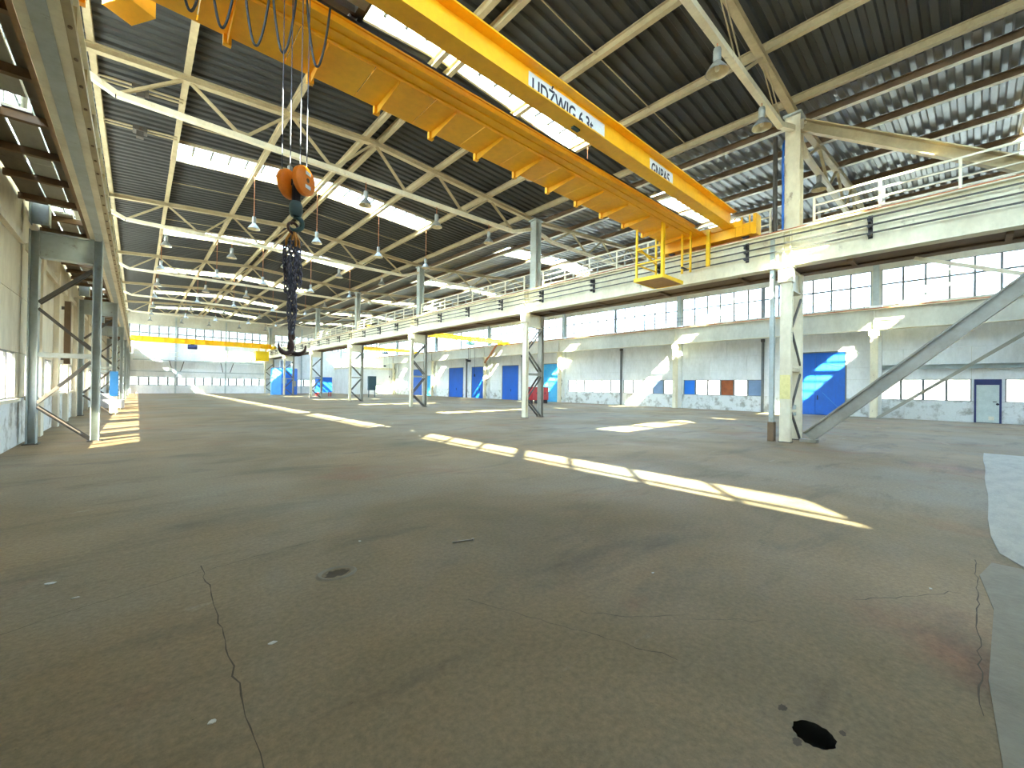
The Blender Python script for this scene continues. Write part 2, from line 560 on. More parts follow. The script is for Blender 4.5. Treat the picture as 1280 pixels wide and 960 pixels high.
# ------------------------------------------------------------------ walls
def wall(name, label, plane, c, out, a0, a1, bands, openings, pw):
    """panels on a wall; out = +1/-1 the outward side; bands = [(z0, z1, material)]; openings = [(a0, a1, z0, z1)]."""
    w = thing(name, label, 'wall', (c, 0, 0) if plane == 'X' else (0, c, 0), kind='structure')
    core = MB()
    cache = {}

    def put(a, b, z0, z1, th0, th1, mb):
        lo, hi = sorted((c + out * th0, c + out * th1))
        if plane == 'X':
            mb.box(lo, hi, a, b, z0, z1)
        else:
            mb.box(a, b, lo, hi, z0, z1)
    for z0, z1, m_ in bands:
        cuts = sorted((max(o[0], a0), min(o[1], a1)) for o in openings if o[2] < z1 - .01 and o[3] > z0 + .01)
        segs, p = [], a0
        for q0, q1 in cuts:
            if q0 > p + .01:
                segs.append((p, q0))
            p = max(p, q1)
        if a1 > p + .01:
            segs.append((p, a1))
        for s0, s1 in segs:
            put(s0, s1, z0, z1, .08, .22, core)
            k = max(1, math.ceil((s1 - s0) / pw - .05))
            L = (s1 - s0) / k
            for i in range(k):
                key = (round(L, 3), z0, z1, m_.name)
                ac, zc = s0 + L * (i + .5), (z0 + z1) / 2
                loc = Vector((c, ac, zc)) if plane == 'X' else Vector((ac, c, zc))
                if key not in cache:
                    mb = MB()
                    put(ac - L / 2 + .008, ac + L / 2 - .008, z0 + .006, z1 - .006, 0, .1, mb)
                    o = mb.build('panel', m_)
                    for v in o.data.vertices:
                        v.co -= loc
                    o.parent = w
                    o.location = loc - w.location
                    cache[key] = o
                else:
                    inst(cache[key], w, loc - w.location)
    core.build('wall_core', upperw, w)
    return w


WN = [0]


def window(label, plane, c, a0, a1, z0, z1, pitch, zs, pmat, special=None, fw_=.045, depth=.08, heavy=None, jamb=.09):
    """mullioned window; zs = heights of the transoms; every pane an object. special {column: material}."""
    WN[0] += 1
    org = (c, (a0 + a1) / 2, z0) if plane == 'X' else ((a0 + a1) / 2, c, z0)
    w = thing('window_%d' % WN[0], label, 'window', org, kind='structure')
    f = MB()

    def bx(mb, p, q, r, s, t):
        if plane == 'X':
            mb.box(c - t / 2, c + t / 2, p, q, r, s)
        else:
            mb.box(p, q, c - t / 2, c + t / 2, r, s)
    n = max(1, round((a1 - a0) / pitch))
    P = (a1 - a0) / n
    for i in range(n + 1):
        t = jamb if i in (0, n) else (heavy[1] if heavy and i % heavy[0] == 0 else fw_)
        bx(f, a0 + P * i - t / 2, a0 + P * i + t / 2, z0, z1, depth + (.0 if t == fw_ else .03))
    hs = [z0] + list(zs) + [z1]
    for i, z in enumerate(hs):
        t = fw_ if 0 < i < len(hs) - 1 else .07
        bx(f, a0, a1, z - t / 2, z + t / 2, depth - .01)
    f.build('window_frame', framem, w)
    meshes = {}
    for j in range(len(hs) - 1):
        for i in range(n):
            m_ = (special or {}).get(i, pmat)
            za, zb = hs[j] + .015, hs[j + 1] - .015
            ac = a0 + P * (i + .5)
            loc = Vector((c, ac, (za + zb) / 2)) if plane == 'X' else Vector((ac, c, (za + zb) / 2))
            key = (j, m_.name)
            if key not in meshes:
                mb = MB()
                bx(mb, ac - P / 2 + .015, ac + P / 2 - .015, za, zb, .008)
                o = mb.build('pane', m_)
                for v in o.data.vertices:
                    v.co -= loc
                o.parent = w
                o.location = loc - w.location
                meshes[key] = o
            else:
                inst(meshes[key], w, loc - w.location)
    return w


BIG = 10.93
# right wall ---------------------------------------------------------
BLUE_DOORS = [(5.7, 8.9, 4.15, blue, 'blue steel sliding gate behind the first braced column, scratched and marked'),
              (30.1, 33.4, 4.15, cyan, 'bright cyan double door beside the white wall column with a lattice'),
              (36.8, 39.7, 4.15, blue, 'blue double door just behind the second column of the middle row'),
              (42.9, 46.1, 4.15, blue, 'blue double door under the crooked end of the yellow aisle crane'),
              (48.2, 51.7, 4.15, blue, 'blue double door with a dark middle seam, fourth from the camera'),
              (56.1, 57.9, 3.1, cyan, 'narrow cyan door lower than the blue ones'),
              (59.6, 62.6, 4.15, blue, 'farthest blue double door on the long right wall')]
LOWR = [(.22, 4.0, 'wide low window right of the first aisle wall column', 1.0, None),
        (-7.8, -.98, 'low window beyond the pale narrow door', 1.15, None),
        (10.5, 16.4, 'low window strip with a blue, a rust-brown and a grey-blue pane', 1.0, {5: bluepane, 2: rustpane, 0: greypane}),
        (17.2, 22.2, 'low window strip with greyish panes beside the pipe', 1.0, {1: greypane}),
        (22.6, 29.0, 'low white window strip beside the cyan door', 1.05, None),
        (64.5, 67.5, 'small low window near the far corner of the aisle', 1.0, None)]
op = [(a, b, 0, z) for a, b, z, *_ in BLUE_DOORS] + [(-.86, .12, 0, 2.35)] + [(a, b, 1.15, 2.35) for a, b, *_ in LOWR]
CLR = []
ys = [Y0 + .2] + WCOL + [Y1 - .2]
for i in range(len(ys) - 1):
    a, b = ys[i] + .25, ys[i + 1] - .25
    CLR.append((a, b))
op += [(a, b, 6.9, 9.1) for a, b in CLR]
wall('wall_right', 'long white panelled right wall of the side aisle, with blue doors', 'X', XR, 1, Y0, Y1,
     [(0, 1.15, plinth), (1.15, 2.35, plaster), (2.35, 3.1, plaster), (3.1, 4.15, plaster), (4.15, 5.4, plaster), (5.4, 6.9, upperw), (6.9, 9.1, upperw), (9.1, BIG, upperw)], op, 3.0)
for k, (a, b, lab, pitch, sp) in enumerate(LOWR):
    window(lab, 'X', XR + .06, a, b, 1.15, 2.35, pitch, [], milkglass, sp, fw_=.11)
for i, (a, b) in enumerate(CLR):
    window('two-row clerestory window high in the right wall, %s bay from the camera' % ORD[i], 'X', XR + .06, a, b, 6.9, 9.1, 1.0, [8.2], clearglass, None, .11, heavy=(6, .26))
for k, (a, b, z, m_, lab) in enumerate(BLUE_DOORS):
    d = thing('door_%d' % (k + 1), lab, 'door', (XR, (a + b) / 2, 0), kind='structure')
    n = 2
    L = (b - a) / n
    for i in range(n):
        lf = MB().box(XR + .02, XR + .08, a + L * i + .01, a + L * (i + 1) - .01, .02, z - .03)
        for j in range(1, 5):
            lf.box(XR + .005, XR + .02, a + L * i + L * j / 5 - .012, a + L * i + L * j / 5 + .012, .05, z - .08)
        o = lf.build('door_leaf', m_, d)
        if i == 0:
            MB().box(XR - .03, XR + .005, a + L - .16, a + L - .1, 1.0, 1.3).build('handle', darksteel, o)
    fr = MB().box(XR - .02, XR + .1, a - .07, a, 0, z + .07).box(XR - .02, XR + .1, b, b + .07, 0, z + .07).box(XR - .02, XR + .1, a, b, z, z + .07)
    fr.build('door_frame', framem, d)
    MB().box(XR + .085, XR + .11, a, b, 0, z).build('door_light_stop', m_, d)  # hidden sheet added behind the leaves, keeps sun out of the gaps
    if k == 0:
        MB().box(XR + .0, XR + .022, 6.2, 7.1, .1, 2.1).build('wicket_door', blue, d)
        MB().bar((XR, 5.85, .3), (XR, 6.9, 1.5), .02, .06, (1, 0, 0)).bar((XR, 5.8, 3.2), (XR, 6.6, 3.4), .02, .03, (1, 0, 0)).build('scrape_mark', ltblue, d)
d = thing('door_8', 'pale green narrow door in a navy frame between two low windows', 'door', (XR, -.37, 0), kind='structure')
o = MB().box(XR + .0, XR + .06, -.78, .04, .02, 2.05).build('door_leaf', offwhite, d)
MB().box(XR - .02, XR - .0, -.6, -.4, .16, .36).build('kick_patch', whitesteel, o)
MB().tube([(XR, -.68, 1.15), (XR - .06, -.68, 1.15), (XR - .06, -.55, 1.15)], .02, 8).build('handle', darksteel, o)
MB().lathe((XR - .005, -.72, 1.02), [(.0, -.01), (.06, -.01), (.06, .02), (0, .02)], 12, (1, 0, 0)).build('lock', darksteel, o)
MB().box(XR + .07, XR + .1, -.78, .04, 0, 2.05).box(XR - .03, XR + .1, -.86, -.78, 0, 2.35).box(XR - .03, XR + .1, .04, .12, 0, 2.35).box(XR - .03, XR + .1, -.78, .04, 2.05, 2.35).build('door_frame', navy, d)  # first box is an unseen backing added to block light below the leaf

# aisle wall columns with corbel
for k, y in enumerate(WCOL):
    lab = ['cream steel wall column at the first aisle bay with a diagonal brace at its foot', 'white boxed wall column beside the strip with coloured panes', 'white wall column with side lattice between window strip and cyan door',
           'wall column under the yellow aisle crane end', 'wall column between the narrow cyan door and a blue door', 'last wall column of the aisle near the far gable'][k]
    t = thing('wall_column', lab, 'column', (33.4, y, 0), 'steel columns along the right wall')
    MB().ibeam((33.3, y, .02), (33.3, y, 5.3), .34, .26, .02, (1, 0, 0)).build('front_leg', cream, t)
    MB().box(33.72, 33.99, y - .3, y + .3, 0, 6.9).build('pilaster', plaster, t)
    MB().box(33.12, 33.5, y - .24, y + .24, 5.0, 5.33).build('corbel', cream, t)
    for j in range(5):
        z = .3 + j * .95
        a, b = ((33.43, z), (33.72, z + .85)) if j % 2 else ((33.72, z), (33.43, z + .85))
        MB().bar((a[0], y, a[1]), (b[0], y, b[1]), .05, .05).build('brace', lattice, t)
    MB().ibeam((33.85, y, 6.9), (33.85, y, BIG - .25), .26, .24, .02, (1, 0, 0)).build('upper_shaft', greyst, t)
# mid-bay posts on the right wall
for k, y in enumerate((10.45, 22.4, 36.0, 47.2)):
    t = thing('wall_post', ['slim dark post right of the strip with coloured panes', 'slim dark post splitting the long low window strip', 'slim post beside the third blue door', 'slim post between two far blue doors'][k], 'post', (33.9, y, 0), 'slim posts on the right wall')
    MB().ibeam((33.88, y, 0.01), (33.88, y, 5.32), .14, .16, .012, (1, 0, 0)).build('shaft', framem, t)
    MB().box(33.75, 33.98, y - .1, y + .1, 5.1, 5.32).build('cap', lattice, t)
t = thing('wall_girt', 'grey horizontal steel girt on the white wall right of the first aisle column', 'beam', (33.9, -2, 3.05))
MB().channel((33.9, Y0 + .1, 3.08), (33.9, 3.9, 3.08), .16, .26, .02).build('web', greyst, t)
t = thing('wall_brace', 'long thin grey diagonal brace rising along the white aisle wall', 'brace', (33.1, 4, 0))
MB().channel((33.05, 4.0, .02), (33.05, -2.4, 5.3), .12, .16, .015).build('bar', greyw, t)

# left wall ----------------------------------------------------------
LOWL = [(12.9, 15.6)] + [(16.7 + 6 * k, 21.2 + 6 * k) for k in range(10)]
opL = [(a, b, 1.18, 2.3) for a, b in LOWL]
CLL = [(Y0 + .6, 3.6), (4.4, 15.6), (16.4, 27.6), (28.4, 39.6), (40.4, 51.6), (52.4, 63.6), (64.4, 75.4)]
opL += [(a, b, 6.9, 9.1) for a, b in CLL]
wall('wall_left', 'aged cream left wall with peeling plinth and dusty low windows', 'X', XL, -1, Y0, Y1,
     [(0, 1.18, plinth), (1.18, 2.3, creamw), (2.3, 3.7, creamw), (3.7, 5.1, creamw), (5.1, 6.9, creamw), (6.9, 9.1, upperw), (9.1, BIG, upperw)], opL, 3.0)
for i, (a, b) in enumerate(LOWL):
    window('low dusty window in the left wall, %s from the camera end' % ORD[i], 'X', XL - .06, a, b, 1.18, 2.3, .95, [], milkglass, None, .1)
for i, (a, b) in enumerate(CLL):
    window('clerestory window above the left crane walkway, %s bay from the camera' % ORD[i], 'X', XL - .06, a, b, 6.9, 9.1, 1.5, [8.3], clearglass, None, .11, heavy=(4, .3))
t = thing('trim_1', 'weathered ledge running along the left wall at girder height', 'trim', (XL, 0, 5.05), kind='structure')
MB().box(XL + .0, XL + .1, Y0, 15.7, 4.98, 5.16).box(XL, XL + .1, 16.4, Y1, 4.98, 5.16).build('ledge', creamw, t)
t = thing('trim_2', 'crumbling sill under the low windows of the left wall', 'trim', (XL, 0, 1.15), kind='structure')
s_ = MB()
for a, b in LOWL:
    s_.box(XL + .0, XL + .07, a - .05, b + .05, 1.1, 1.18)
s_.build('sill', creamw, t)
for k, y in enumerate((18.3, 21.7, 24.4, 27.6, 33.5)):
    t = thing('wall_pilaster', '%s plastered pilaster on the left wall beyond the first braced frame' % ORD[k], 'pilaster', (XL, y, 0), 'pilasters on the left wall')
    MB().box(XL + .005, XL + .14, y - .25, y + .25, 0, 5.4).build('shaft', creamw, t)
t = thing('wall_pipe', 'dark brown upright pipe on the left wall behind the first frame', 'pipe', (XL + .25, 22.9, 2.3))
MB().box(XL + .14, XL + .3, 22.8, 23.05, 2.25, 4.6).build('casing', dkbeam, t)
MB().box(XL, XL + .15, 22.85, 23.0, 2.4, 2.5).box(XL, XL + .15, 22.85, 23.0, 4.3, 4.4).build('bracket', lattice, t)

# far gable wall -----------------------------------------------------
FW = [(-1.9, 15.4, 'far gable'), (16.5, 33.6, 'far aisle gable')]
opF = [(a, b, 1.15, 2.32) for a, b, _ in FW[:1]] + [(16.8, 24.0, 1.15, 2.32)] + [(a, b, 7.4, 9.4) for a, b, _ in FW]
wall('wall_far', 'white panelled far gable wall below tall windows', 'Y', Y1, 1, XL, XR,
     [(0, 1.15, plaster), (1.15, 2.32, plaster), (2.32, 3.6, plaster), (3.6, 5.0, plaster), (5.0, 7.4, plaster), (7.4, 9.4, upperw), (9.4, 11.6, upperw)], opF, 3.0)
window('low white window strip across the far gable of the main hall', 'Y', Y1 + .06, -1.9, 15.4, 1.15, 2.32, 1.0, [], gableglass, None, .15)
window('low window strip in the far gable of the side aisle', 'Y', Y1 + .06, 16.8, 24.0, 1.15, 2.32, 1.0, [], gableglass, None, .15)
window('tall two-row window above the far yellow crane in the main gable', 'Y', Y1 + .06, -1.9, 15.4, 7.4, 9.4, 1.0, [8.35], gableglass, None, .15)
window('tall two-row gable window at the far end of the side aisle', 'Y', Y1 + .06, 16.5, 33.6, 7.4, 9.4, 1.0, [8.35], gableglass, None, .15)
wall('wall_back', 'plain concrete gable behind the camera', 'Y', Y0, -1, XL, XR, [(0, 5.0, creamw), (5.0, 11.6, upperw)], [], 6.0)
for k, x in enumerate((4.0, 9.9, 20.5, 27.0)):
    t = thing('gable_post', 'slim steel post on the far gable, %s from the left' % ORD[k], 'post', (x, Y1 - .12, 0), 'posts on the far gable')
    MB().ibeam((x, Y1 - .12, .01), (x, Y1 - .12, 10.7), .18, .2, .015, (0, 1, 0)).build('shaft', greyst, t)
t = thing('gable_walkway', 'pale steel walkway with handrail across the far gable', 'walkway', (7, Y1 - .5, 4.6))
MB().box(-.5, 14.7, Y1 - .95, Y1 - .25, 4.55, 4.68).build('deck', greyst, t)
MB().box(-.5, 14.7, Y1 - .95, Y1 - .85, 5.7, 5.77).box(-.5, 14.7, Y1 - .93, Y1 - .88, 5.2, 5.25).build('handrail', whitesteel, t)
for i in range(11):
    x = -.4 + i * 1.5
    MB().box(x - .03, x + .03, Y1 - .93, Y1 - .87, 4.68, 5.7).build('post', whitesteel, t)
for x in (3.3, 4.9, 9.2, 10.8):
    s = 1 if x in (4.9, 10.8) else -1
    MB().bar((x, Y1 - .8, 4.55), (x - s * .35, Y1 - .3, 3.15), .07, .07).build('strut', lattice, t)
t = thing('gable_girt', 'horizontal steel girt across the far gable above the low windows', 'beam', (7, Y1 - .2, 3.1))
MB().box(-1.9, 15.0, Y1 - .3, Y1 - .22, 3.0, 3.14).build('bar', greyst, t)


# ------------------------------------------------------------------ roof
def deck():
    c = thing('ceiling', 'dark corrugated steel roof deck over hall and aisle', 'ceiling', (0, 0, 11), kind='structure')
    pitch, h = .36, .07

    def sheet(x0, x1, y0, y1):
        n = max(1, round((y1 - y0) / pitch))
        P = (y1 - y0) / n
        prof = []
        for i in range(n):
            a = y0 + P * i
            prof += [(a, 0), (a + P * .42, 0), (a + P * .54, h), (a + P * .88, h)]
        prof.append((y1, 0))
        vs = [(x0, y, zdeck(x0) + z) for y, z in prof] + [(x1, y, zdeck(x1) + z) for y, z in prof]
        k = len(prof)
        MB().add(vs, [(i, i + 1, k + i + 1, k + i) for i in range(k - 1)]).build('deck_sheet', deckm if x1 < 15.95 else deck2m, c)
    rows = []
    p = Y0 - .2
    for a, b in SKY_Y:
        rows += [(p, a, False), (a, b, True)]
        p = b
    rows.append((p, Y1 + .2, False))
    for a, b, skyrow in rows:
        if skyrow:
            segs = [(-2.45, 1.0), (12.7, 15.9), (15.9001, 18.6), (31.4, 34.3)]
        else:
            segs = [(-2.45, 1.0), (1.0, RIDGE), (RIDGE, 12.7), (12.7, 15.9), (15.9001, 18.6), (18.6, RIDGE2), (RIDGE2, 31.4), (31.4, 34.3)]
        for x0, x1 in segs:
            sheet(x0, x1, a, b)


deck()


def skylight(i, x0, x1, y0, y1, rg, lab):
    WN[0] += 1
    w = thing('window_%d' % WN[0], lab, 'skylight', ((x0 + x1) / 2, (y0 + y1) / 2, 11.4), kind='structure')
    zc = .34
    curb = MB()
    pts = [x0, rg, x1]
    for a, b in ((x0, rg), (rg, x1)):
        for y in (y0, y1):
            yo = y + (-.08 if y == y0 else .08)
            curb.add([(a, y, zdeck(a) - .06), (b, y, zdeck(b) - .06), (b, y, zdeck(b) + zc), (a, y, zdeck(a) + zc),
                      (a, yo, zdeck(a) - .06), (b, yo, zdeck(b) - .06), (b, yo, zdeck(b) + zc), (a, yo, zdeck(a) + zc)],
                     [(0, 1, 2, 3), (7, 6, 5, 4), (0, 4, 5, 1), (3, 2, 6, 7), (0, 3, 7, 4), (1, 5, 6, 2)])
    for x, s in ((x0, -1), (x1, 1)):
        curb.box(min(x, x + s * .08), max(x, x + s * .08), y0 - .08, y1 + .08, zdeck(x) - .06, zdeck(x) + zc)
    curb.build('curb', mat('cream_curb_paint', (206, 192, 160), (176, 158, 126), .5, .7, scale=1), w)
    fr = MB()
    meshes = {}
    for a, b in ((x0, rg), (rg, x1)):
        n = round(abs(b - a) / .62)
        P = (b - a) / n
        for k in range(n + 1):
            x = a + P * k
            fr.bar((x, y0, zdeck(x) + zc), (x, y1, zdeck(x) + zc), .07, .1)
        src = None
        for k in range(n):
            xa, xb = a + P * k + .01, a + P * (k + 1) - .01
            xm = (xa + xb) / 2
            loc = Vector((xm, (y0 + y1) / 2, zdeck(xm) + zc + .02))
            if src is None:
                mb = MB().add([(xa, y0, zdeck(xa) + zc + .02), (xb, y0, zdeck(xb) + zc + .02), (xb, y1, zdeck(xb) + zc + .02), (xa, y1, zdeck(xa) + zc + .02)], [(0, 1, 2, 3)])
                src = mb.build('pane', skyglass)
                for v in src.data.vertices:
                    v.co -= loc
                src.parent = w
                src.location = loc - w.location
            else:
                inst(src, w, loc - w.location)
    fr.build('glazing_bars', mat('backlit_glazing_bar', (44, 46, 50), (30, 30, 32), .5, .7, scale=3), w)  # near-black colour stands in for the shade on backlit bars


for i, (a, b) in enumerate(SKY_Y):
    skylight(i, 1.0, 12.7, a, b, RIDGE, 'glazed roof light across the main hall, %s from the camera end' % ORD[i])
for i, (a, b) in enumerate(SKY_Y):
    skylight(i, 18.6, 31.4, a, b, RIDGE2, 'glazed roof light across the side aisle, %s from the camera end' % ORD[i])

PUR = [(-1.06, 'tan eave purlin above the left crane girder'), (1.0, 'tan roof purlin nearest the left wall, at the ends of the roof lights'), (3.85, 'tan roof purlin midway up the left slope'),
       (6.55, 'left purlin of the ridge pair in the main hall'), (7.1, 'right purlin of the ridge pair in the main hall'), (9.75, 'tan roof purlin midway down the right slope of the main hall'),
       (12.7, 'tan roof purlin at the right ends of the main roof lights'), (15.35, 'tan purlin over the middle column row, hall side'), (16.7, 'dark purlin over the middle column row, aisle side'),
       (18.9, 'first dark purlin of the aisle roof right of the column row'), (21.9, 'second dark purlin of the aisle roof'), (24.8, 'dark ridge purlin of the aisle roof'),
       (27.9, 'dark purlin on the far slope of the aisle roof'), (31.0, 'dark purlin at the right ends of the aisle roof lights'), (33.5, 'last dark purlin along the right wall top')]
for x, lab in PUR:
    z = zdeck(x) - .01
    t = thing('roof_purlin', lab, 'purlin', (x, Y0, z - .12), 'roof purlins')
    m_ = tan if x < 16 else dkbeam
    MB().ibeam((x, Y0 + .05, z - .145), (x, Y1 - .05, z - .145), .15, .24, .018).build('beam', m_, t)
    if x > 16:
        MB().box(x - .08, x + .08, Y0 + .05, Y1 - .05, z - .275, z - .2655).build('lit_lower_flange', whitesteel, t)  # white strip stands in for light caught on the flange underside

# sag rods between purlins
for i, y in enumerate((7.4, 13.4, 19.4, 25.4, 31.4, 37.4)):
    t = thing('sag_rod', 'thin tie rod across the underside of the main roof, %s from the camera' % ORD[i], 'tie rod', (RIDGE, y, 11.2), 'thin tie rods under the roof')
    MB().tube([(1.0, y, zdeck(1.0) - .1), (RIDGE, y, zdeck(RIDGE) - .1)], .018, 6).build('rod', tan, t)
    MB().tube([(RIDGE, y, zdeck(RIDGE) - .1), (15.3, y, zdeck(15.3) - .1)], .018, 6).build('rod', tan, t)


def truss(y):
    t = thing('roof_truss', 'x', 'truss', (RIDGE, y, 9.6), 'roof trusses of the main hall')
    zt = lambda x: zdeck(x) - .36
    MB().ibeam((-2.0, y, zt(-2.0)), (RIDGE, y, zt(RIDGE)), .2, .2, .02).ibeam((RIDGE, y, zt(RIDGE)), (15.8, y, zt(15.8)), .2, .2, .02).build('top_chord', tan, t)
    zb = 9.6
    MB().channel((-.54, y, zb), (14.3, y, zb), .16, .16, .015).channel((-1.45, y, 10.05), (-.54, y, zb), .16, .16, .015).channel((14.3, y, zb), (15.6, y, 10.05), .16, .16, .015).build('bottom_chord', cream, t)
    tops, bots = [1.0, 3.85, 6.85, 9.75, 12.7], [-.54, 2.45, 5.3, 8.35, 11.2, 14.3]
    for i, x in enumerate(tops):
        for xb in (bots[i], bots[i + 1]):
            m = MB()
            for s in (-.045, .045):
                m.bar((xb, y + s, zb), (x, y + s, zt(x)), .012, .075)
            m.build('diagonal', tan, t)
    for x in (2.45, 5.3, 8.35, 11.2):
        MB().box(x - .16, x + .16, y - .015, y + .015, zb - .06, zb + .2).build('gusset', tan, t)
    return t


def truss2(y):
    t = thing('aisle_truss', 'x', 'truss', (RIDGE2, y, 9.6), 'roof trusses of the side aisle')
    zt = lambda x: zdeck(x) - .36
    MB().ibeam((16.0, y, zt(16.0)), (RIDGE2, y, zt(RIDGE2)), .2, .2, .02).ibeam((RIDGE2, y, zt(RIDGE2)), (33.8, y, zt(33.8)), .2, .2, .02).build('top_chord', tan, t)
    zb = 9.75
    MB().channel((17.2, y, zb), (32.6, y, zb), .16, .16, .015).channel((16.0, y, 10.05), (17.2, y, zb), .16, .16, .015).channel((32.6, y, zb), (33.8, y, 10.05), .16, .16, .015).build('bottom_chord', cream, t)
    tops, bots = [18.9, 21.9, 24.9, 27.9, 31.0], [17.2, 20.4, 23.4, 26.4, 29.4, 32.6]
    for i, x in enumerate(tops):
        for xb in (bots[i], bots[i + 1]):
            MB().bar((xb, y, zb), (x, y, zt(x)), .09, .075).build('diagonal', tan, t)
    return t


tp = truss(4)
tp['label'] = 'thick tan roof truss over the nearest column, crossing the top right'
for i, y in enumerate(BAYS[1:]):
    dup(tp, (RIDGE, y, 9.6), '%s roof truss of the main hall counted from the camera' % ORD[i + 1])
ta = truss2(4)
ta['label'] = 'aisle roof truss over the nearest braced column'
for i, y in enumerate(BAYS[1:]):
    dup(ta, (RIDGE2, y, 9.6), '%s roof truss of the side aisle counted from the camera' % ORD[i + 1])


for k, (y, lab) in enumerate(((17.4, 'twin conduit with a junction box under the roof just beyond the second truss'), (20.2, 'twin conduit with a junction box before the long second roof light'))):
    t = thing('roof_conduit', lab, 'conduit', (0, y, 10.6), 'roof conduits at the left')
    for dy in (0, .22):
        MB().tube([(-1.0, y + dy, zdeck(-1) - .3), (1.0, y + dy, zdeck(1) - .3)], .03, 6).build('tube', tan, t)
    MB().box(-.25, .15, y - .08, y + .3, zdeck(0) - .42, zdeck(0) - .26).box(-.15, .05, y - .02, y + .2, zdeck(0) - .62, zdeck(0) - .42).build('junction_box', lattice, t)


# ------------------------------------------------------------------ laced columns
def column(front, rear, y, lab, group, m_f, m_r, wide=.3, top=5.42):
    """two legs joined by a lattice; front leg faces the main hall."""
    s = 1 if rear > front else -1
    t = thing('laced_column', lab, 'column', ((front + rear) / 2, y, 0), group)
    MB().ibeam((front, y, .02), (front, y, top), wide, .18, .022, (1, 0, 0)).build('front_leg', m_f, t)
    MB().ibeam((rear, y, .02), (rear, y, top), wide, .18, .022, (1, 0, 0)).build('rear_leg', m_r, t)
    a, b = front + s * .09, rear - s * .09
    lev = [(.95, .06), (1.05, 2.15), (3.45, 2.45), (3.6, 4.6)]
    for z0, z1 in lev:
        zf, zr = (z1, z0) if rear < front else (z0, z1)
        m = MB()
        for q in (-wide / 2 + .03, wide / 2 - .03):
            m.bar((a, y + q, zf), (b, y + q, zr), .05, .07)
        m.build('brace', lattice, t)
    MB().box(min(a, b), max(a, b), y - .11, y + .11, 2.22, 2.34).build('strut', m_r, t)
    MB().box(min(a, b), max(a, b), y - .06, y + .06, 4.78, top).box(min(a, b), max(a, b), y - .13, y + .13, 4.75, 4.79).box(min(a, b), max(a, b), y - .13, y + .13, top - .04, top).build('cross_beam', greyst if s < 0 else cream, t)
    MB().box(front - .14, front + .14, y - .17, y + .17, 0, .025).box(rear - .14, rear + .14, y - .17, y + .17, 0, .025).build('base_plate', lattice, t)
    return t


CR, CB = 15.1, 16.25
names = ['nearest cream laced column of the middle row, faded yellow notice on it', 'second laced column of the middle row, red cabinets showing behind it', 'third laced column of the middle row with open lattice',
         'fourth laced column of the middle row', 'fifth laced column of the middle row, before the blue box', 'sixth laced column of the middle row, before the blue cabin', 'last laced column of the middle row at the far gable']
for i, y in enumerate(BAYS + [75.6]):
    yy = y - (.2 if y == 16 else 0)
    t = column(CR, CB, yy, names[i], 'columns of the middle row', cream, cream if i == 0 else greyw)
    MB().box(CR - .2, CR + .12, yy - .19, yy + .19, 4.98, 5.48).box(CR - .24, CR + .14, yy - .22, yy + .22, 5.42, 5.48).build('cap', cream, t)
    MB().ibeam((15.75, yy, 5.6), (15.75, yy, zdeck(15.6) - .48), .42, .4, .025, (1, 0, 0)).build('upper_shaft', greyst if i else cream, t)
    MB().box(15.45, 16.05, yy - .25, yy + .25, zdeck(15.6) - .5, zdeck(15.6) - .44).build('head_plate', greyst, t)
    if i == 0:
        MB().box(CR - .098, CR - .0905, yy - .14, yy + .14, 1.35, 2.1).build('notice', patchm, t, label='faded yellow notice painted on the column flange')
        MB().tube([(15.5, yy + .24, 6.7), (15.52, yy + .24, 8.2), (15.5, yy + .25, 9.0), (15.56, yy + .25, 9.6), (15.7, yy + .25, 9.8)], .035, 8).build('cable', blue, t, label='blue cable clipped up the upper shaft')
        MB().box(15.18, 16.15, yy - .02, yy + .02, 1.0, 1.14).box(15.18, 16.15, yy - .02, yy + .02, .8, .9).build('batten', greyst, t)
lnames = {16: 'nearest braced left column frame, pale blue-grey front leg', 28: 'second left column frame, blue and yellow painted foot', 40: 'third left column frame along the left wall', 52: 'fourth left column frame along the left wall', 64: 'fifth left column frame along the left wall', 75.6: 'last left column frame at the far gable', 4: 'left column frame beside the camera', -7.6: 'left column frame behind the camera'}
for y, lab in lnames.items():
    t = column(-.84, -1.98, y, lab, 'column frames along the left wall', greyst, greyst)
    MB().ibeam((-1.9, y, 5.6), (-1.9, y, zdeck(-1.9) - .43), .4, .34, .02, (1, 0, 0)).build('upper_shaft', greyst, t)
    if y == 28:
        MB().box(-.745, -.74, y - .15, y + .15, .9, 2.1).box(-.99, -.69, y - .155, y - .151, .9, 2.1).build('blue_band', ltblue, t)
        MB().box(-.745, -.74, y - .15, y + .15, .1, .9).box(-.99, -.69, y - .155, y - .151, .1, .9).build('pale_band', cream, t)

t = thing('drain_pipe', 'slim dark-footed pipe rising beside the nearest middle column', 'pipe', (15.2, 4.42, 0))
MB().box(15.12, 15.28, 4.36, 4.48, .5, 6.5).build('pipe', greyst, t)
MB().box(15.08, 15.32, 4.33, 4.5, 0, .6).build('foot', dkbeam, t)
t = thing('conduit_pair', 'dark upright conduit beside the upper shaft of the nearest column', 'pipe', (15.5, 4.5, 6.7))
MB().tube([(15.45, 4.45, 6.68), (15.45, 4.45, 9.9)], .07, 8).build('pipe', conduct, t)

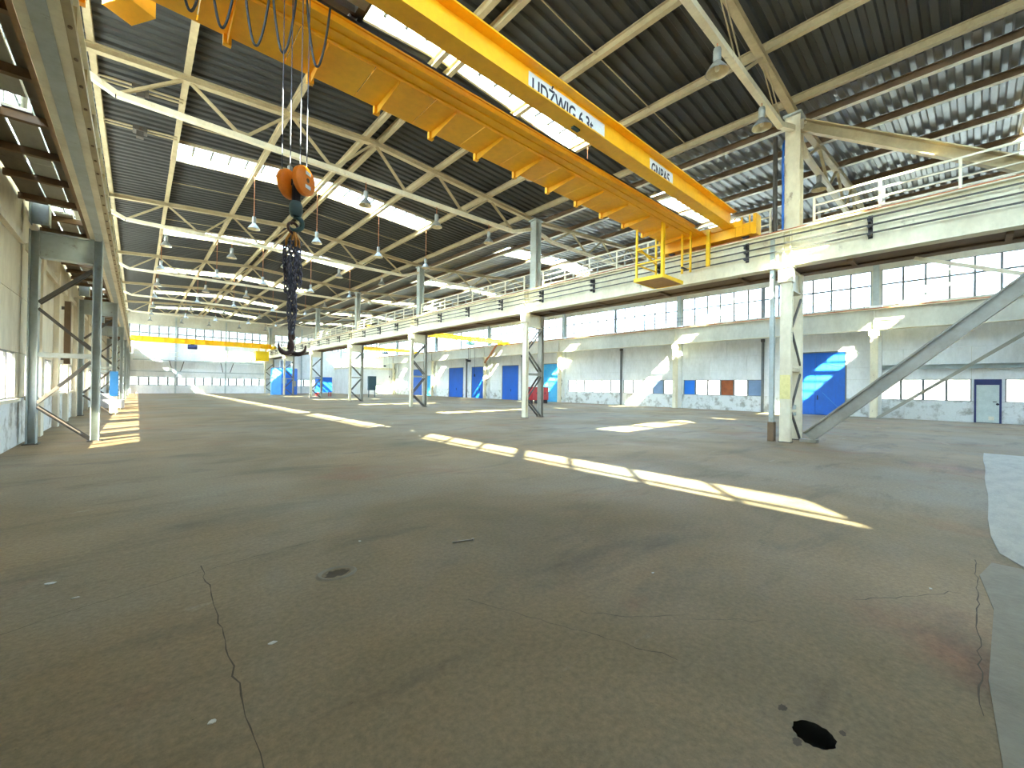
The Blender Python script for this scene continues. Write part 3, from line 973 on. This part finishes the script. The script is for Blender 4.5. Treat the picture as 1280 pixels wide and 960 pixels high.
# big bracing in the first bay of the middle row
t = thing('floor_brace', 'heavy grey diagonal brace rising from the nearest column foot to the right', 'brace', (15.75, 3.5, 0))
MB().ibeam((15.72, 3.55, .16), (15.72, -1.9, 5.36), .22, .36, .045).build('beam', greyw, t)
MB().box(15.6, 15.84, 3.3, 3.75, 0, .1).build('foot_plate', greyw, t)
t = thing('roof_brace', 'thick tan box brace falling right from the nearest column head', 'brace', (15.75, 3.7, 10.1))
MB().channel((15.75, 3.75, 10.1), (15.75, -1.15, 6.8), .24, .34, .03, side=-1).build('channel', tan, t)
t = thing('knee_strut', 'slender strut from the crane girder to the heavy diagonal brace', 'brace', (16.2, .5, 5))
MB().bar((16.3, 1.2, 5.4), (15.9, -1.0, 4.4), .07, .1).build('bar', cream, t)


# ------------------------------------------------------------------ crane girders
def girder(lab, x, face, m_web, m_flange, y0=Y0 + .3, y1=Y1 - .3, zb=5.48, zt=6.62, w=.38):
    t = thing('crane_girder', lab, 'girder', (x, y0, zb))
    MB().box(x - .02, x + .02, y0, y1, zb + .03, zt - .03).build('web', m_web, t)
    MB().box(x - w / 2, x + w / 2, y0, y1, zb, zb + .03).build('bottom_flange', m_flange, t)
    MB().box(x - w / 2, x + w / 2, y0, y1, zt - .03, zt).build('top_flange', m_flange, t)
    MB().box(x - .03, x + .03, y0, y1, zt, zt + .09).build('crane_rail', railor, t)
    return t


g = girder('cream crane girder on the middle columns with conductor rails on its face', 15.2, -1, cream, cream)
for i in range(7):
    y = [4, 15.8, 28, 40, 52, 64, 75.4][i]
    for dy in (-.1, .1):
        MB().box(15.02, 15.18, y + dy - .012, y + dy + .012, 5.51, 6.59).build('stiffener', cream, g)
for z in (6.42, 6.2, 5.98):
    MB().box(14.93, 14.97, Y0 + .4, Y1 - .5, z - .02, z + .02).build('conductor_rail', conduct, g)
yb = -1.15
while yb < 74:
    m = MB().box(14.9, 15.18, yb - .03, yb + .03, 6.28, 6.34)
    m.box(15.14, 15.18, yb - .05, yb + .05, 5.88, 6.52)
    for z in (6.42, 6.2, 5.98):
        m.box(14.9, 15.15, yb - .045, yb + .045, z - .05, z - .02)
        m.lathe((14.95, yb, z - .03), [(0, -.05), (.035, -.05), (.035, .03), (0, .03)], 8)
    m.build('conductor_bracket', darksteel, g)
    yb += 3.16
g2 = girder('brown aisle-side crane girder behind the cream one', 16.4, 1, dkbeam, dkbeam, zb=5.45)
MB().box(15.42, 16.2, Y0 + .3, Y1 - .3, 5.5, 5.53).build('underside_plate', dkbeam, g2)
for i in range(28):
    y = Y0 + 1.5 + i * 3
    MB().box(15.42, 16.36, y - .06, y + .06, 5.42, 5.5).build('diaphragm', dkbeam, g2)
g3 = girder('grey aisle crane girder on the right wall columns with rusty top edge', 33.25, -1, upperw, cream, zb=5.33, zt=6.6)
for y in WCOL:
    MB().box(33.08, 33.23, y - .012, y + .012, 5.37, 6.56).build('stiffener', upperw, g3)
g4 = girder('cream crane girder along the left wall seen from below', -.82, 1, cream, cream, w=.36)
MB().box(-.64, -.56, Y0 + .3, Y1 - .3, 5.5, 5.6).build('edge_angle', tan, g4)
MB().box(-.9, -.74, Y0 + .3, Y1 - .3, 5.46, 5.48).build('cover_strip', greyst, g4)
bolts = MB()
yy = Y0 + 1
while yy < 60:
    bolts.lathe((-.6, yy, 5.5), [(0, -.02), (.02, -.02), (.02, 0)], 6)
    yy += .62
bolts.build('bolts', dkbeam, g4, kind='stuff')
for i in range(50):
    y = Y0 + 1 + i * 1.5
    MB().box(-.8, -.66, y - .01, y + .01, 5.52, 6.58).build('stiffener', tan, g4)

# walkway between the two middle girders, with railings
t = thing('crane_walkway', 'steel plate walkway between the two middle crane girders', 'walkway', (15.8, 0, 6.63))
k = 0
y = Y0 + .4
while y < Y1 - 1.6:
    MB().box(15.42, 16.18, y, y + 1.48, 6.6, 6.64).build('deck_plate', railor if k % 3 == 0 else dkbeam, t)
    y += 1.5
    k += 1


def railing(lab, x, y0, y1, m_, step=1.5):
    t = thing('walkway_railing', lab, 'railing', (x, y0, 6.64), 'railings of the middle crane walkway')
    for z in (7.6, 7.35, 7.1, 6.88):
        MB().bar((x, y0, z), (x, y1, z), .035, .05 if z == 7.6 else .03).build('rail', m_, t)
    n = round((y1 - y0) / step)
    for i in range(n + 1):
        y = y0 + (y1 - y0) * i / n
        MB().box(x - .03, x + .03, y - .03, y + .03, 6.62, 7.6).build('post', m_, t)


spans = [(-7.4, 3.4), (4.6, 15.0), (16.4, 27.4), (28.6, 39.4), (40.6, 51.4), (52.6, 63.4), (64.6, 75.0)]
for i, (a, b) in enumerate(spans):
    railing('white four-bar railing on the hall side of the middle walkway, %s bay from the camera' % ORD[i], 15.52, a, b, whitesteel)
for i, (a, b) in enumerate(spans):
    railing('railing on the aisle side of the middle walkway, %s bay from the camera' % ORD[i], 16.14, a, b, lampgrey)
t = thing('aisle_railing', 'low pipe railing before the clerestory of the right wall', 'railing', (33.5, 10, 6.7))
for z in (7.5, 7.2):
    MB().box(33.5, 33.54, 4.6, 28, z - .02, z + .02).build('rail', framem, t)
for i in range(16):
    MB().box(33.5, 33.54, 4.7 + i * 1.5, 4.74 + i * 1.5, 6.6, 7.5).build('post', framem, t)

# left walkway: planks on bearers between wall and girder
t = thing('plank_walkway', 'grimy plank walkway on dark bearers above the left wall frames', 'walkway', (-1.5, 0, 6.0))
lc = [-7.6, 4, 16, 28, 40, 52, 64, 75.6]
for n_, (c0, c1) in enumerate(zip(lc[:-1], lc[1:])):
    L = (c1 - c0 - .5) / 4
    for q in range(4):
        y = c0 + .25 + L * q
        for j, (a, b) in enumerate(((-2.12, -1.74), (-1.7, -1.36), (-1.33, -1.13))):
            cut = .5 if (n_ * 5 + q * 3 + j) % 5 == 2 else 0
            MB().box(a, b, y + .01 + cut, y + L - .01, 6.06, 6.11).build('plank', pale_walk if j == 1 else walkm, t)
y = Y0 + .6
while y < 72:
    MB().box(-2.15, -1.0, y - .05, y + .05, 5.92, 6.05).build('bearer', dkbeam, t)
    y += 1.5
MB().box(-1.12, -1.06, Y0 + .3, 72, 5.7, 6.1).build('edge_beam', dkbeam, t)


# ------------------------------------------------------------------ main bridge crane
def text_mesh(s, size, m_, parent, loc, xs=1.0, name='lettering'):
    cu = bpy.data.curves.new(name, 'FONT')
    cu.body = s
    cu.size = size
    cu.extrude = .002
    cu.offset = .007
    ob = bpy.data.objects.new(name, cu)
    COL.objects.link(ob)
    bpy.context.view_layer.update()
    dg = bpy.context.evaluated_depsgraph_get()
    me = bpy.data.meshes.new_from_object(ob.evaluated_get(dg))
    bpy.data.objects.remove(ob)
    me.transform(Matrix.Rotation(R_(90), 4, 'X') @ Matrix.Diagonal((xs, 1, 1, 1)))
    me.materials.clear()
    me.materials.append(m_)
    o = bpy.data.objects.new(name, me)
    COL.objects.link(o)
    o.parent = parent
    o.location = Vector(loc) - wloc(parent)
    return o


cr = thing('bridge_crane', 'orange-yellow double girder bridge crane spanning the main hall overhead', 'crane', (7.2, 6.3, 6.7))
XA, XB = -.75, 15.1
gb = MB().box(XA, XB, 5.52, 5.88, 7.13, 7.16).box(XA, XB, 5.69, 5.71, 7.16, 7.66).box(XA, XB, 5.5, 5.9, 7.66, 7.69).build('front_girder', yellow, cr)
for i in range(9):
    x = .6 + i * 1.75
    MB().box(x - .008, x + .008, 5.72, 5.86, 7.16, 7.66).build('stiffener', yellow, gb)
ga = MB().box(XA, XB, 6.52, 6.98, 7.13, 7.16).box(XA, XB, 6.93, 6.95, 7.16, 7.57).box(XA, XB, 6.9, 7.12, 7.57, 7.6).build('rear_girder', yellow, cr)
MB().box(XA, XB, 6.68, 6.70, 7.105, 7.13).box(XA, XB, 6.9, 6.93, 7.10, 7.13).build('edge_strip', yellow, ga)
MB().box(XA, XB, 6.98, 7.04, 7.6, 7.72).build('trolley_rail', darksteel, ga)
MB().box(XA, XB, 5.67, 5.73, 7.69, 7.74).build('trolley_rail', darksteel, gb)
for i in range(13):
    x = -.6 + i * 1.205
    MB().box(x, x + 1.19, 6.99, 7.95, 7.13, 7.145).build('walkway_plate', yellow, cr)
for i in range(13):
    x = -.25 + i * 1.232
    b_ = MB().prism([(x, 7.0, 7.13), (x, 7.98, 7.13), (x, 8.02, 7.0), (x, 7.86, 6.98), (x, 7.3, 7.04), (x, 7.0, 7.07)], (.018, 0, 0))
    b_.box(x - .05, x + .06, 7.94, 8.02, 6.98, 7.14)
    b_.build('bracket', yellow, cr)
MB().box(XA, XB, 7.95, 7.99, 7.13, 7.22).build('toe_board', yellow, cr)
MB().bar((XA, 7.96, 8.15), (XB, 7.96, 8.15), .035, .035).build('walkway_rail', yellow, cr)
for i in range(9):
    MB().bar((XA + .2 + i * 1.95, 7.96, 7.15), (XA + .2 + i * 1.95, 7.96, 8.15), .035, .035).build('walkway_post', yellow, cr)
for x, m_ in ((15.2, yellow), (-.82, yellow)):
    ec = MB().box(x - .2, x + .2, 4.95, 8.15, 6.78, 7.16).box(x - .24, x + .24, 5.3, 7.3, 7.1, 7.3).build('end_carriage', m_, cr)
    for y in (5.25, 7.85):
        MB().lathe((x - .06, y, 6.85), [(0, 0), (.14, 0), (.14, .12), (0, .12)], 16, (1, 0, 0)).build('wheel', darksteel, ec)
    for y in (4.9, 8.16):
        MB().box(x - .22, x + .22, y - .05, y + .05, 6.75, 7.42).build('buffer_plate', yellow, ec)
    for yy in (5.05, 5.28, 5.5):
        MB().box(x - .23, x - .2, yy - .02, yy + .02, 6.8, 7.4).build('rib', yellow, ec)
MB().box(14.86, 14.96, 6.3, 6.42, 5.95, 7.2).build('collector_post', yellow2, cr)
# signs on the front girder; the bottom flange hides the feet of the letters
s1 = MB().box(5.42, 7.82, 5.682, 5.69, 7.17, 7.6).build('load_sign', plate, cr, label='white plate with dark letters, maximum load')
text_mesh('UDŹWIG 6.3t', .43, ink, s1, (5.5, 5.681, 7.215), .74)
s2 = MB().box(9.8, 11.0, 5.682, 5.69, 7.17, 7.6).build('number_sign', plate, cr, label='smaller white plate with dark letters')
text_mesh('GNPA5', .42, ink, s2, (9.86, 5.681, 7.225), .72)
MB().box(6.75, 6.95, 5.68, 5.76, 7.09, 7.13).build('limit_switch', teal, cr)
# access cage under the right end
cg = MB()
X0, X1_, YA, YB, ZF = 12.85, 14.15, 6.98, 7.92, 5.33
for x, y in ((X0, YA), (X0, YB), (X1_, YB)):
    cg.box(x - .03, x + .03, y - .03, y + .03, ZF, 7.13)
cg.box(X0 - .02, X0 + .1, YA - .05, YA + .03, ZF, 7.13)
for z in (6.4, 5.9):
    cg.bar((X0, YA, z), (X0, YB, z), .04, .04).bar((X0, YB, z), (X1_, YB, z), .04, .04)
cage = cg.build('access_cage', yellow2, cr)
MB().box(X0 - .05, X1_ + .05, YA - .05, YB + .05, ZF - .02, ZF).build('cage_floor', mat('weathered_plywood', (196, 150, 92), (150, 110, 70), .5, .8, scale=3), cage)
MB().box(X0 - .07, X0 - .03, YA - .07, YB + .07, ZF - .04, ZF + .08).box(X0, X1_ + .07, YA - .07, YA - .03, ZF - .04, ZF + .08).box(X1_ + .03, X1_ + .07, YA, YB, ZF - .04, ZF + .08).box(X0, X1_, YB + .03, YB + .07, ZF - .04, ZF + .08).build('cage_kerb', yellow2, cage)
MB().bar((X0 + .1, YB - .02, 6.5), (X1_, YB - .02, 6.15), .03, .06).build('cage_stay', yellow2, cage)
ld = MB()
for y in (6.75, 7.05):
    ld.box(14.36, 14.42, y - .03, y + .03, 5.72, 7.13)
for i in range(5):
    ld.box(14.38, 14.4, 6.75, 7.05, 5.85 + i * .27, 5.88 + i * .27)
ld.build('ladder', yellow2, cr)
MB().box(14.0, 14.4, 6.85, 6.9, 5.8, 5.86).build('ladder_stay', darksteel, cr)
# festoon cable hung below the rear girder
pts_all = [(.26, .58, 6.18), (.58, .9, 6.16), (.95, 1.28, 6.14), (1.28, 1.6, 6.22), (1.72, 2.05, 6.26)]
for a, b, zb in pts_all:
    c = []
    for i in range(17):
        u = i / 16
        c.append((a + (b - a) * u + .03 * math.sin(u * 6.28), 6.42 + .04 * math.sin(u * 3.1), zb + .93 * (abs(2 * u - 1) ** 3.2)))
    MB().tube(c, .016, 6).build('festoon_cable', black, cr)
MB().bar((-.6, 6.5, 7.11), (14.0, 6.5, 7.11), .03, .04).build('festoon_track', yellow, cr)

cb = thing('cable_cabinet', 'orange slotted switch cabinet hanging at the left crane end', 'cabinet', (-.14, 8.79, 7.1))
MB().box(0, .38, 0, .5, 0, .62).build('body', yellow, None)
body = bpy.data.objects['body']
body.parent = cb
cv = MB()
for i in range(6):
    for j in range(2):
        cv.box(.381, .384, .08 + j * .2, .2 + j * .2, .08 + i * .08, .11 + i * .08)
        cv.box(.06 + j * .16, .17 + j * .16, -.004, -.001, .08 + i * .08, .1 + i * .08)
cv.build('vent_slots', dkbeam, None)
vs_ = bpy.data.objects['vent_slots']
vs_.parent = cb
vs_.parent = body
MB().box(.1, .28, .2, .3, .62, .9).build('hanger', yellow, None)
bpy.data.objects['hanger'].parent = cb
cb.location = (-.14, 8.75, 7.12)
cb.rotation_euler = (0, 0, R_(213))

# trolley with rope drum
HX, HY = 1.53, 6.15
tr = thing('hoist_trolley', 'grey hoist trolley on top of the yellow crane girders', 'trolley', (HX, HY, 7.75))
MB().box(.85, 2.75, 5.6, 5.8, 7.75, 7.95).box(.85, 2.75, 6.92, 7.1, 7.78, 7.95).box(.85, 1.0, 5.6, 7.1, 7.78, 7.92).box(2.6, 2.75, 5.6, 7.1, 7.78, 7.92).build('frame', lattice, tr)
dr = [(0, 0), (.24, 0), (.24, .06), (.17, .06)] + [(.17 + (.012 if i % 2 else 0), .06 + i * .03) for i in range(30)] + [(.24, .96), (.24, 1.02), (0, 1.02)]
MB().lathe((1.05, HY, 7.98), dr, 20, (1, 0, 0)).build('rope_drum', darksteel, tr)
MB().lathe((2.1, HY, 7.98), [(0, 0), (.2, 0), (.2, .45), (.12, .5), (0, .5)], 16, (1, 0, 0)).build('motor', lampgrey, tr)
MB().box(2.2, 2.52, 6.0, 6.3, 7.35, 7.72).build('control_box', lampgrey, tr)
MB().bar((2.36, 6.15, 7.72), (2.36, 6.15, 7.82), .06, .06, (1, 0, 0)).build('control_box_hanger', lampgrey, tr)
for x in (1.0, 2.6):
    for y in (5.7, 7.01):
        MB().lathe((x, y - .04, 7.83), [(0, 0), (.09, 0), (.09, .08), (0, .08)], 12, (0, 1, 0)).build('wheel', darksteel, tr)
for dx, dy in ((-.13, .1), (-.02, .12), (.05, -.12), (.14, -.1)):
    MB().tube([(HX + dx, HY + dy, 8.0), (HX + dx * .95, HY + dy * .9, 4.5)], .0065, 6).build('wire_rope', darksteel, tr)

# hook block, hung on the ropes
hb = thing('hook_block', 'orange twin sheave hook block on steel ropes', 'hook', (HX, HY, 4.5))
ang = R_(-52)
ax = Vector((math.cos(ang), math.sin(ang), 0))
C0 = Vector((HX + .03, HY, 4.34))
for s, nm in ((-1, 'left'), (1, 'right')):
    c = C0 + ax * (s * .115) + Vector((0, 0, .015 * s))
    sc = MB().lathe(c - ax * .06, [(0, 0), (.15, 0), (.19, .03), (.195, .06), (.19, .09), (.15, .12), (0, .12)], 24, ax).build('sheave_cover', orange, hb)
    if s > 0:
        MB().lathe(c + ax * .06, [(.0, .006), (.025, .006), (.03, 0)], 10, ax).build('sheave_bolt', darksteel, sc)
        for dz in (.09, -.09):
            q = c + ax * .064 + Vector((0, 0, dz))
            side = Vector((-ax.y, ax.x, 0))
            MB().bar(q - side * .05, q + side * .05, .006, .045, (0, 0, 1)).build('label_plate', plate, sc)
MB().bar(C0 - ax * .17, C0 + ax * .17, .06, .08).build('axle', darksteel, hb)
MB().bar(C0 + Vector((0, 0, -.02)), C0 + Vector((0, 0, -.28)), .07, .09, (1, 0, 0)).build('yoke', darksteel, hb)


def hook_pts(c, r, plane, a0=100, a1=-190, n=16):
    p = Vector(plane).normalized()
    return [Vector(c) + p * (r * math.cos(R_(a0 + (a1 - a0) * i / n))) + Vector((0, 0, r * math.sin(R_(a0 + (a1 - a0) * i / n)))) for i in range(n + 1)]


side = Vector((-ax.y, ax.x, 0))
MB().lathe(C0 + Vector((0, 0, -.36)), [(0, -.11), (.06, -.1), (.085, -.04), (.085, .04), (.06, .1), (0, .12)], 14).build('hook_nut', teal, hb)
hp = [C0 + Vector((0, 0, -.42))] + hook_pts(C0 + Vector((0, 0, -.56)), .085, (math.cos(R_(-30)), math.sin(R_(-30)), 0), 90, -160)
MB().tube(hp, [.03] + [.032] * 12 + [.026, .022, .017, .012, .008], 8).build('hook', teal, hb)

# chain sling with big hooks
cs = thing('chain_sling', 'bundle of dark blue-grey lifting chains with two big hooks hanging from the hook block', 'chain', (HX, HY, 3.9))
MB().tube(hook_pts((HX, HY, 3.72), .07, (1, .3, 0), 0, -360, 20)[:-1], .018, 8, closed=True).build('master_ring', hookm, cs)
for k, (dx, dy) in enumerate(((-.08, 0), (.0, .05), (.07, -.03), (.02, -.06))):
    MB().tube([(HX + .3 * dx, HY + dy * .3, 3.66), (HX + dx, HY + dy, 3.55), (HX + dx, HY + dy, 3.46)], .016, 6).build('shackle', mat('brass_shackle', (190, 130, 60), (120, 80, 40), .5, .4, metal=.5, scale=9), cs)


def link(mb, c, z, turn, r=.02, L=.03):
    pts = []
    d = Vector((math.cos(turn), math.sin(turn), 0))
    for i in range(10):
        a = 2 * math.pi * i / 10
        pts.append(Vector(c) + d * (r * math.cos(a)) + Vector((0, 0, z + (L + r) * .72 * math.sin(a))))
    mb.tube(pts, .0118, 5, closed=True)


strands = [(-.085, .02, 3.5, 2.86), (-.055, -.04, 3.5, 2.8), (-.015, .04, 3.52, 2.84), (.02, -.035, 3.52, 2.28), (.055, .035, 3.5, 2.82), (.085, -.015, 3.52, 2.9), (-.03, -.01, 3.2, 2.28), (.0, .03, 3.0, 2.26)]
for k, (dx, dy, z1, z0) in enumerate(strands):
    m = MB()
    z, i = z1, 0
    while z > z0:
        wv = .012 * math.sin(z * 9 + k)
        link(m, (HX + dx + wv, HY + dy, 0), z, (i % 2) * 1.57 + .6 + k)
        z -= .052
        i += 1
    m.build('chain_strand', chainm, cs)
for k, (dx, dirx, diry) in enumerate(((-.05, -1, -.4), (.06, 1, -.2))):
    c = (HX + dx * 1.5, HY + dx * .8, 2.13)
    hp = [(HX + dx * .4, HY, 2.3), (HX + dx * .4, HY, 2.24)] + hook_pts(c, .1, (-dirx, -diry, 0), 30, -195, 16)
    MB().tube(hp, [.02, .022] + [.026] * 5 + [.032] * 6 + [.028, .024, .02, .016, .012, .008], 8).build('sling_hook', hookm, cs)


# ------------------------------------------------------------------ hanging bell lamps
def lamp(x, y, z, lab, ztop, grp='bell lamps of the main hall'):
    t = thing('hanging_lamp', lab, 'lamp', (x, y, z), grp)
    MB().tube([(x, y, z + .5), (x, y, ztop)], .014, 6).build('cord', railor, t)
    MB().lathe((x, y, z), [(0, .5), (.075, .5), (.085, .46), (.085, .24), (.06, .2), (0, .2)], 14).build('ballast_housing', lampgrey, t)
    MB().lathe((x, y, z), [(.06, .22), (.1, .17), (.17, .08), (.235, -.02), (.25, -.06)], 20).build('shade', lampgrey, t)
    MB().lathe((x, y, z), [(.244, -.055), (.228, -.02), (.163, .075), (.093, .16), (0, .18)], 20).build('reflector', reflector, t)
    MB().lathe((x, y, z), [(0, -.03), (.04, -.01), (.055, .05), (.035, .12), (0, .13)], 12).build('bulb', bulbm, t)
    return t


ROWX = [1.0, 3.85, 6.55, 9.75, 12.7]
for r in range(11):
    on_truss = r % 2 == 0
    y = 4.0 + 6 * r
    for cidx, x in enumerate(ROWX):
        if (r < 4 and cidx == 0) or (r < 2 and cidx < 3):
            continue
        z = 8.9 if r == 0 else 8.68
        lamp(x, y, z, 'bell-shaped hanging lamp, %s row from the camera, %s from the left wall' % (ORD[r], ORD[cidx - (3 if r < 2 else 1 if r < 4 else 0)]), 9.53 if on_truss else zdeck(x) - .2)
# lamps in the aisle
for k, (x, y, z) in enumerate(((18.9, 3.9, 9.2), (20.4, 15.9, 9.1), (24.9, 27.9, 9.1), (20.4, 27.9, 9.1), (20.4, 39.9, 9.1))):
    lamp(x, y + .1, z, ['dark hanging lamp up in the aisle roof behind the nearest column', 'grey bell lamp in the aisle over the middle walkway railing', 'small aisle lamp at the aisle ridge beyond the second truss', 'small aisle lamp near the third middle column', 'small aisle lamp near the fourth middle column'][k], 9.78, 'bell lamps of the side aisle')


# ------------------------------------------------------------------ further cranes
fc = thing('far_crane', 'lemon yellow single girder crane before the far gable windows', 'crane', (7, 71, 6.8))
m = MB().box(-.7, 15.0, 70.8, 71.3, 6.75, 6.79).box(-.7, 15.0, 71.03, 71.07, 6.79, 7.4).box(-.7, 15.0, 70.8, 71.3, 7.4, 7.44)
m.build('girder', yellow2, fc)
for i in range(14):
    x = .3 + i * 1.1
    MB().box(x - .02, x + .02, 70.83, 71.03, 6.79, 7.4).build('stiffener', yellow, fc)
for x in (-.8, 15.15):
    MB().box(x - .18, x + .18, 69.9, 72.2, 6.76, 7.1).build('end_carriage', yellow2, fc)
MB().box(12.8, 14.5, 70.3, 71.7, 4.9, 6.3).box(13.2, 13.3, 70.5, 70.6, 6.3, 6.75).box(14.1, 14.2, 70.5, 70.6, 6.3, 6.75).build('operator_cab', yellow2, fc, label='yellow operator cab below the girder')
hoist = thing('far_hoist', 'small blue hoist under the far yellow crane', 'hoist', (5.5, 71, 6.3))
MB().lathe((5.0, 71.05, 6.4), [(0, 0), (.3, 0), (.32, .1), (.32, .9), (.3, 1.0), (0, 1.0)], 14, (1, 0, 0)).build('drum', navy, hoist)
MB().box(5.3, 5.7, 70.9, 71.2, 6.6, 6.76).build('hanger', darksteel, hoist)

for k, (y, x0, x1, lab) in enumerate(((38.7, 16.2, 33.4, 'yellow aisle crane nearer the camera, above the blue doors'), (60.5, 16.2, 33.4, 'yellow aisle crane farther away behind the third column'))):
    ac = thing('aisle_crane', lab, 'crane', (25, y, 6.8), 'yellow cranes of the side aisle')
    MB().ibeam((x0, y, 7.0), (x1 - .2, y, 7.0), .3, .5, .03).build('girder', yellow2, ac)
    MB().box(x1 - .35, x1 + .05, y - 1.0, y + 1.0, 6.69, 7.0).build('end_carriage', yellow2, ac)
    MB().box(x0 + .0, x0 + .4, y - 1.0, y + 1.0, 6.71, 7.0).build('end_carriage', yellow2, ac)
    h = thing('chain_hoist', ['dark chain hoist hanging from the nearer aisle crane', 'dark chain hoist hanging from the farther aisle crane'][k], 'hoist', (28.2, y, 6.3), 'hoists of the aisle cranes')
    MB().box(27.8, 28.6, y - .2, y + .2, 6.3, 6.62).box(28.0, 28.1, y - .12, y + .12, 6.6, 6.76).box(28.3, 28.4, y - .12, y + .12, 6.6, 6.76).build('body', teal, h)
    MB().tube([(28.0, y, 6.3), (28.0, y, 4.6)], .02, 6).tube([(28.25, y, 6.3), (28.25, y, 4.6)], .02, 6).build('chain', darksteel, h)
    MB().box(27.95, 28.3, y - .1, y + .1, 4.35, 4.6).build('hook', darksteel, h)
    MB().tube([(28.7, y, 6.4), (28.9, y, 5.5), (28.9, y, 3.0)], .015, 6).box(28.84, 28.96, y - .04, y + .04, 2.7, 3.0).build('pendant', black, h)
t = thing('jib_bracket', 'rusty bracket arm under the end of the nearer aisle crane', 'bracket', (33.0, 42.4, 5.4))
MB().bar((33.1, 42.2, 4.6), (32.9, 39.6, 6.72), .12, .2).build('arm', railor, t)

# ------------------------------------------------------------------ things on the floor
cabn = thing('blue_cabin', 'tall sky-blue eight-sided cabin near the far end of the middle row', 'cabin', (15.9, 66.8, 0))
N = 8
cpts = [(15.9 + 1.72 * math.cos(R_(22.5 + 45 * i)), 67.4 + 1.5 * math.sin(R_(22.5 + 45 * i))) for i in range(N)]
for i in range(N):
    a, b = Vector((*cpts[i], 0)), Vector((*cpts[(i + 1) % N], 0))
    mid = (a + b) / 2
    lit = mid.x < 15.2  # panels on the left take a lighter blue as painted sunlight
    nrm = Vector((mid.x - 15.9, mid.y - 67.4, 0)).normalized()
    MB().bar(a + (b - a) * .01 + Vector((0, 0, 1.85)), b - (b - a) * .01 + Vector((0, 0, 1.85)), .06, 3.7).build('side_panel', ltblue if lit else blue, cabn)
MB().prism([(x, y, 3.7) for x, y in cpts], (0, 0, .12)).build('roof_plate', blue, cabn)
MB().box(15.3, 15.9, 65.85, 65.93, 1.6, 2.4).build('hatch_window', greypane, cabn)
MB().box(16.6, 17.1, 65.82, 65.93, 1.2, 2.0).build('switch_box', lampgrey, cabn)
MB().box(15.3, 16.6, 66.9, 67.6, 3.82, 4.9).build('top_unit', whitepanel, cabn)
t = thing('blue_box', 'blue square steel cabinet on short legs by the fifth column', 'cabinet', (17.9, 57, 0))
MB().box(17.2, 19.0, 56.5, 57.5, .55, 2.5).build('body', blue, t)
for x in (17.3, 18.9):
    for y in (56.6, 57.4):
        MB().box(x - .05, x + .05, y - .05, y + .05, 0, .55).build('leg', red, t)
for k, x in enumerate((28.5, 29.65)):
    t = thing('red_cabinet', ['red steel cabinet left of the pair behind the second column', 'red steel cabinet right of the pair behind the second column'][k], 'cabinet', (x, 28.6, 0), 'red cabinets')
    MB().box(x - .5, x + .5, 28.2, 29.0, .35, 1.6).build('body', red, t)
    MB().box(x - .03, x + .03, 28.17, 28.2, .9, 1.1).build('handle', darksteel, t)
    for dx in (-.42, .42):
        MB().box(x + dx - .04, x + dx + .04, 28.3, 28.9, 0, .35).build('leg', darksteel, t)
t = thing('dark_locker', 'dark teal upright cabinet on a frame by the fourth column', 'cabinet', (22.4, 52, 0))
MB().box(22.0, 22.9, 51.7, 52.3, .9, 2.7).build('body', teal, t)
for x in (22.05, 22.85):
    MB().bar((x, 52, 0), (x, 52, .9), .08, .08, (1, 0, 0)).build('leg', teal, t)
t = thing('aisle_booth', 'low white plastered booth in the far right corner of the aisle', 'booth', (30, 72, 0))
MB().box(26.0, 33.9, 68.6, 75.9, 0, 4.2).build('walls', plaster, t)
MB().box(25.9, 33.95, 68.5, 75.95, 4.2, 4.5).build('roof_slab', cream, t)
MB().box(27.2, 27.26, 68.57, 68.6, .2, 4.0).build('corner_post', whitesteel, t)
for k, (x, y, z, w, d_, h) in enumerate(((-1.2, 33.4, 0, 1.3, .9, .55), (-1.45, 38.2, 0, .9, .8, .8))):
    t = thing('wrapped_block', ['low white wrapped block on the floor behind the second left frame', 'smaller white block farther along the left wall'][k], 'block', (x, y, 0), 'white blocks by the left wall')
    MB().box(x - w / 2, x + w / 2, y - d_ / 2, y + d_ / 2, .1, h).build('wrap', whitepanel, t)
    for dx in (-.4, 0, .4):
        MB().box(x + dx * w - .05, x + dx * w + .05, y - d_ / 2, y + d_ / 2, 0, .1).build('skid', walkm, t)

scr = [(-.5, 4.95, .07, .05, 'crumpled pale scrap left of the long floor crack'), (-.32, 4.5, .06, .03, 'thin pale flake just nearer than the crumpled scrap'), (.65, 2.94, .05, .03, 'small bright chip right of the long floor crack'),
       (.29, 2.44, .04, .03, 'white chip beside the lower end of the long crack'), (1.74, 4.27, .03, .03, 'tiny white chip beyond the round floor socket'), (4.9, .25, .02, .02, 'tiny white chip near the pale slab'),
       (3.4, 1.9, .03, .02, 'small white chip in the middle of the bare floor')]
for k, (x, y, a, b, lab) in enumerate(scr):
    r_ = random.Random(k)
    m = MB()
    n = 7
    a, b = a * .55, b * .55
    poly = [(x + a * math.cos(6.28 * i / n) * r_.uniform(.6, 1.1), y + b * math.sin(6.28 * i / n) * r_.uniform(.6, 1.1), .002 + .004 * r_.random()) for i in range(n)]
    m.prism(poly, (0, 0, .004))
    tag(m.build('floor_scrap', paperm, origin=(0, 0, 0)), lab, 'scrap', 'scraps on the floor')
m = MB().bar((2.45, 3.62, .008), (2.66, 3.55, .008), .012, .012)
m.lathe((2.66, 3.55, .01), [(0, -.008), (.014, -.008), (.014, .01), (0, .01)], 8)
tag(m.build('loose_bolt', steel), 'thin steel rod with a head lying on the bare floor', 'rod')
